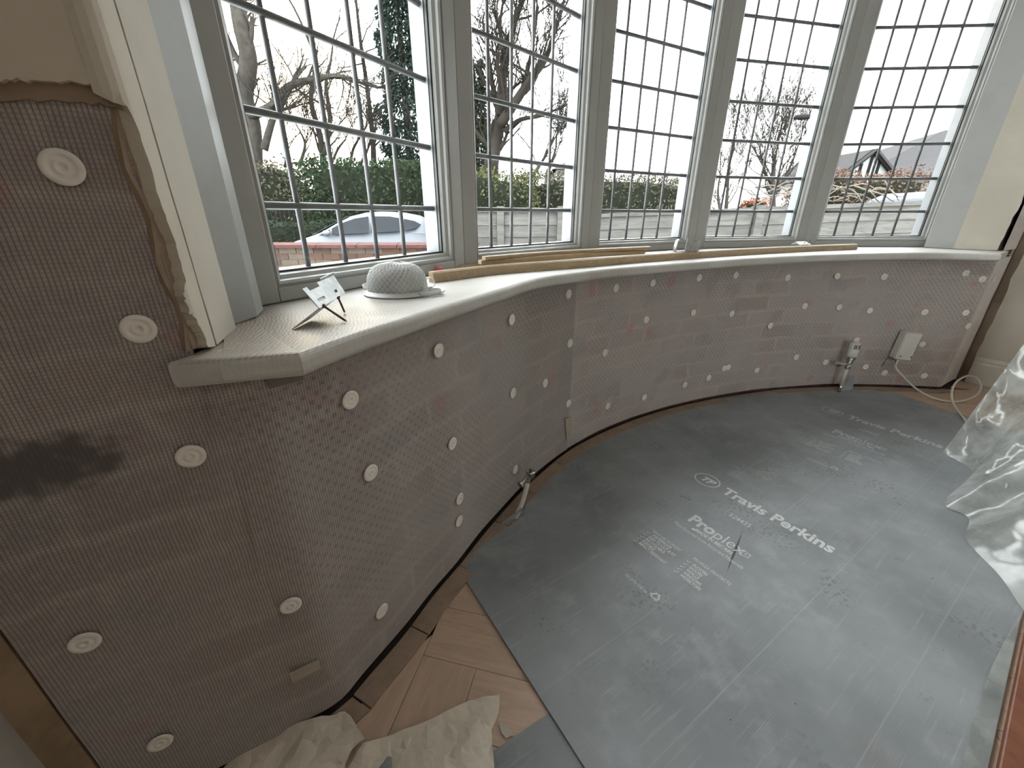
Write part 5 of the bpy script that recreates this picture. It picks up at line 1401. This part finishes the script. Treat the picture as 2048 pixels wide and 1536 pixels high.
# gabled house with tiled roof
GY = 24.; hs = empty('house', aty(1800, 420, GY)); hs.location.z = ZG; tag(hs, 'white gabled house with grey tiled roof beyond the russet hedge', 'house')
def tiles():
    b = NB('grey_roof_tiles'); c = b.coord('Object'); sp_ = b.n('SeparateXYZ'); b.t.links.new(c, sp_.inputs[0])
    ln_ = b.ramp(b.math('FRACT', b.math('DIVIDE', sp_.outputs[2], .16)), .0, .35, .55, 1)
    cc = b.mix(b.noise(c, 6, 3), (.03, .029, .031), (.045, .043, .045)); cc = b.mix(b.math('SUBTRACT', 1., ln_), cc, (.05, .05, .05)); return b.done(b.bsdf(cc, .9, spec=.04))
M_TILE = tiles(); M_RENDER = simple('white_render', (0.2175, 0.2250, 0.2325), .9); M_BEAM = simple('black_timber', (.012, .011, .010), .9, spec=.05)
ap, gl_, gr_ = aty(1745, 302, GY), aty(1692, 345, GY), aty(1778, 345, GY)
MB().add([(gl_.x, GY, ZG), (gr_.x, GY, ZG), (gr_.x, GY, gr_.z), (ap.x, GY, ap.z - .1), (gl_.x, GY, gl_.z), (gl_.x, GY + 5, ZG), (gr_.x, GY + 5, ZG), (gr_.x, GY + 5, gr_.z), (ap.x, GY + 5, ap.z - .1), (gl_.x, GY + 5, gl_.z)],
         [(0, 1, 2, 3, 4), (5, 9, 8, 7, 6), (0, 4, 9, 5), (1, 6, 7, 2)]).build('gable_wall', M_RENDER, hs)
for t in (.3, .5, .7):
    x = gl_.x + (gr_.x - gl_.x) * t; zt = gl_.z + (ap.z - gl_.z) * (1 - abs(t - .55) / .55) - .12; MB().aabb((x - .07, GY - .04, gl_.z - 1), (x + .07, GY, zt)).build('timber_beam', M_BEAM, hs)
MB().bar((gl_.x - .3, GY - .15, gl_.z - .2), (ap.x, GY - .15, ap.z), .1, .22).build('barge_board', M_BEAM, hs); MB().bar((gr_.x + .3, GY - .15, gr_.z - .2), (ap.x, GY - .15, ap.z), .1, .22).build('barge_board', M_BEAM, hs)
def slab(pts, name):
    return MB().add(pts, [tuple(range(len(pts)))]).build(name, M_TILE, hs, solid=.1, offset=0)
slab([(gl_.x - .35, GY - .3, gl_.z - .2), (ap.x, GY - .3, ap.z + .05), (ap.x, GY + 6, ap.z + .05), (gl_.x - .35, GY + 6, gl_.z - .2)], 'roof_slope')
slab([(gr_.x + .35, GY - .3, gr_.z - .2), (ap.x, GY - .3, ap.z + .05), (ap.x, GY + 6, ap.z + .05), (gr_.x + .35, GY + 6, gr_.z - .2)], 'roof_slope')
r0, r1, e0_, e1_ = aty(1890, 262, GY + 7), aty(2080, 262, GY + 7), aty(1722, 352, GY + 2), aty(2100, 352, GY + 1)
slab([tuple(e0_), tuple(e1_), tuple(r1), tuple(r0)], 'roof_slope'); bk_ = Vector((e0_.x, GY + 13, e0_.z))
slab([tuple(e0_), tuple(r0), tuple(bk_)], 'roof_slope'); slab([tuple(bk_), tuple(r0), tuple(r1), (e1_.x, GY + 13, e1_.z)], 'roof_slope')
MB().aabb((e0_.x + .4, GY + 2.6, ZG), (e1_.x, GY + 12, e0_.z + .1)).build('wall', M_RENDER, hs)
# distant low house roof behind the middle hedge
a, b_ = aty(1105, 338, 26), aty(1215, 338, 26); h2 = empty('house', ((a.x + b_.x) / 2, 26, ZG)); tag(h2, 'distant house with a dull brown roof showing above the middle hedge', 'house')
MB().aabb((a.x + .3, 26.3, ZG), (b_.x - .3, 31, a.z)).build('wall', M_RENDER, h2); zt = aty(1160, 318, 28).z
MB().add([(a.x, 26, a.z), (b_.x, 26, a.z), (b_.x, 31.3, a.z), (a.x, 31.3, a.z), (a.x + 1.2, 28.6, zt), (b_.x - 1.2, 28.6, zt)], [(0, 1, 5, 4), (2, 3, 4, 5), (1, 2, 5), (3, 0, 4)]).build('roof', simple('dull_tiles', (.05, .036, .03), .9, spec=.05), h2)
# parked car roof at the far right and street lamp
CY2 = 9.; a = aty(1835, 402, CY2); b_ = aty(1905, 402, CY2); c2 = empty('car', (a.x, CY2, ZG)); tag(c2, 'blue-grey car roof showing above the fence below the russet hedge', 'car')
zt = aty(1830, 381, CY2).z; w_ = b_.x - a.x
m = MB(); pf = [(-.9, .3), (-.9, .75), (-.2, .95), (0, 1.0), (.25, 1.16), (.55, 1.25), (1.5, 1.25), (1.9, 1.0), (2.4, .9), (2.45, .3)]; sc_ = (zt - ZG) / 1.25
vs = [(a.x + x * .9, CY2 + y * (1 - .12 * (z > 1)), ZG + z * sc_) for y in (0, 1.7) for x, z in pf]; k = len(pf)
m.add(vs, [tuple(range(k)), tuple(range(2 * k - 1, k - 1, -1))] + [(i, (i + 1) % k, k + (i + 1) % k, k + i) for i in range(k)]); m.build('car_body', simple('blue_grey_paint', (.035, .045, .07), .4, spec=.15), c2, bevel=.05)
MB().add([(a.x + x * .9, CY2 - .012 + .1 * (z > 1.05), ZG + z * sc_) for x, z in ((.1, 1.0), (1.7, 1.0), (1.42, 1.2), (.42, 1.2))], [(0, 1, 2, 3)]).build('side_window', M_CARG, c2, solid=.01, offset=0)
LY = 17.; lb = aty(1664, 238, LY); lh = aty(1588, 235, LY); lmp = empty('street_lamp', (lb.x, LY, ZG)); tag(lmp, 'grey street lamp head reaching into the fourth window', 'street lamp')
MB().tube([(lb.x, LY, ZG), (lb.x, LY, lb.z - .3), (lb.x - .15, LY, lb.z), (lb.x - .6, LY, lb.z + .02)], [.07, .05, .04, .035], 8).build('lamp_post', M_IRON, lmp, smooth=True)
m = MB(); m.lathe([(0, 0), (.06, .02), (.10, .25), (.085, .6), (.035, .9), (.03, 1.0)], lh, aty(1640, 232, LY) - lh, 10); m.build('lamp_head', M_IRON, lmp, smooth=True)
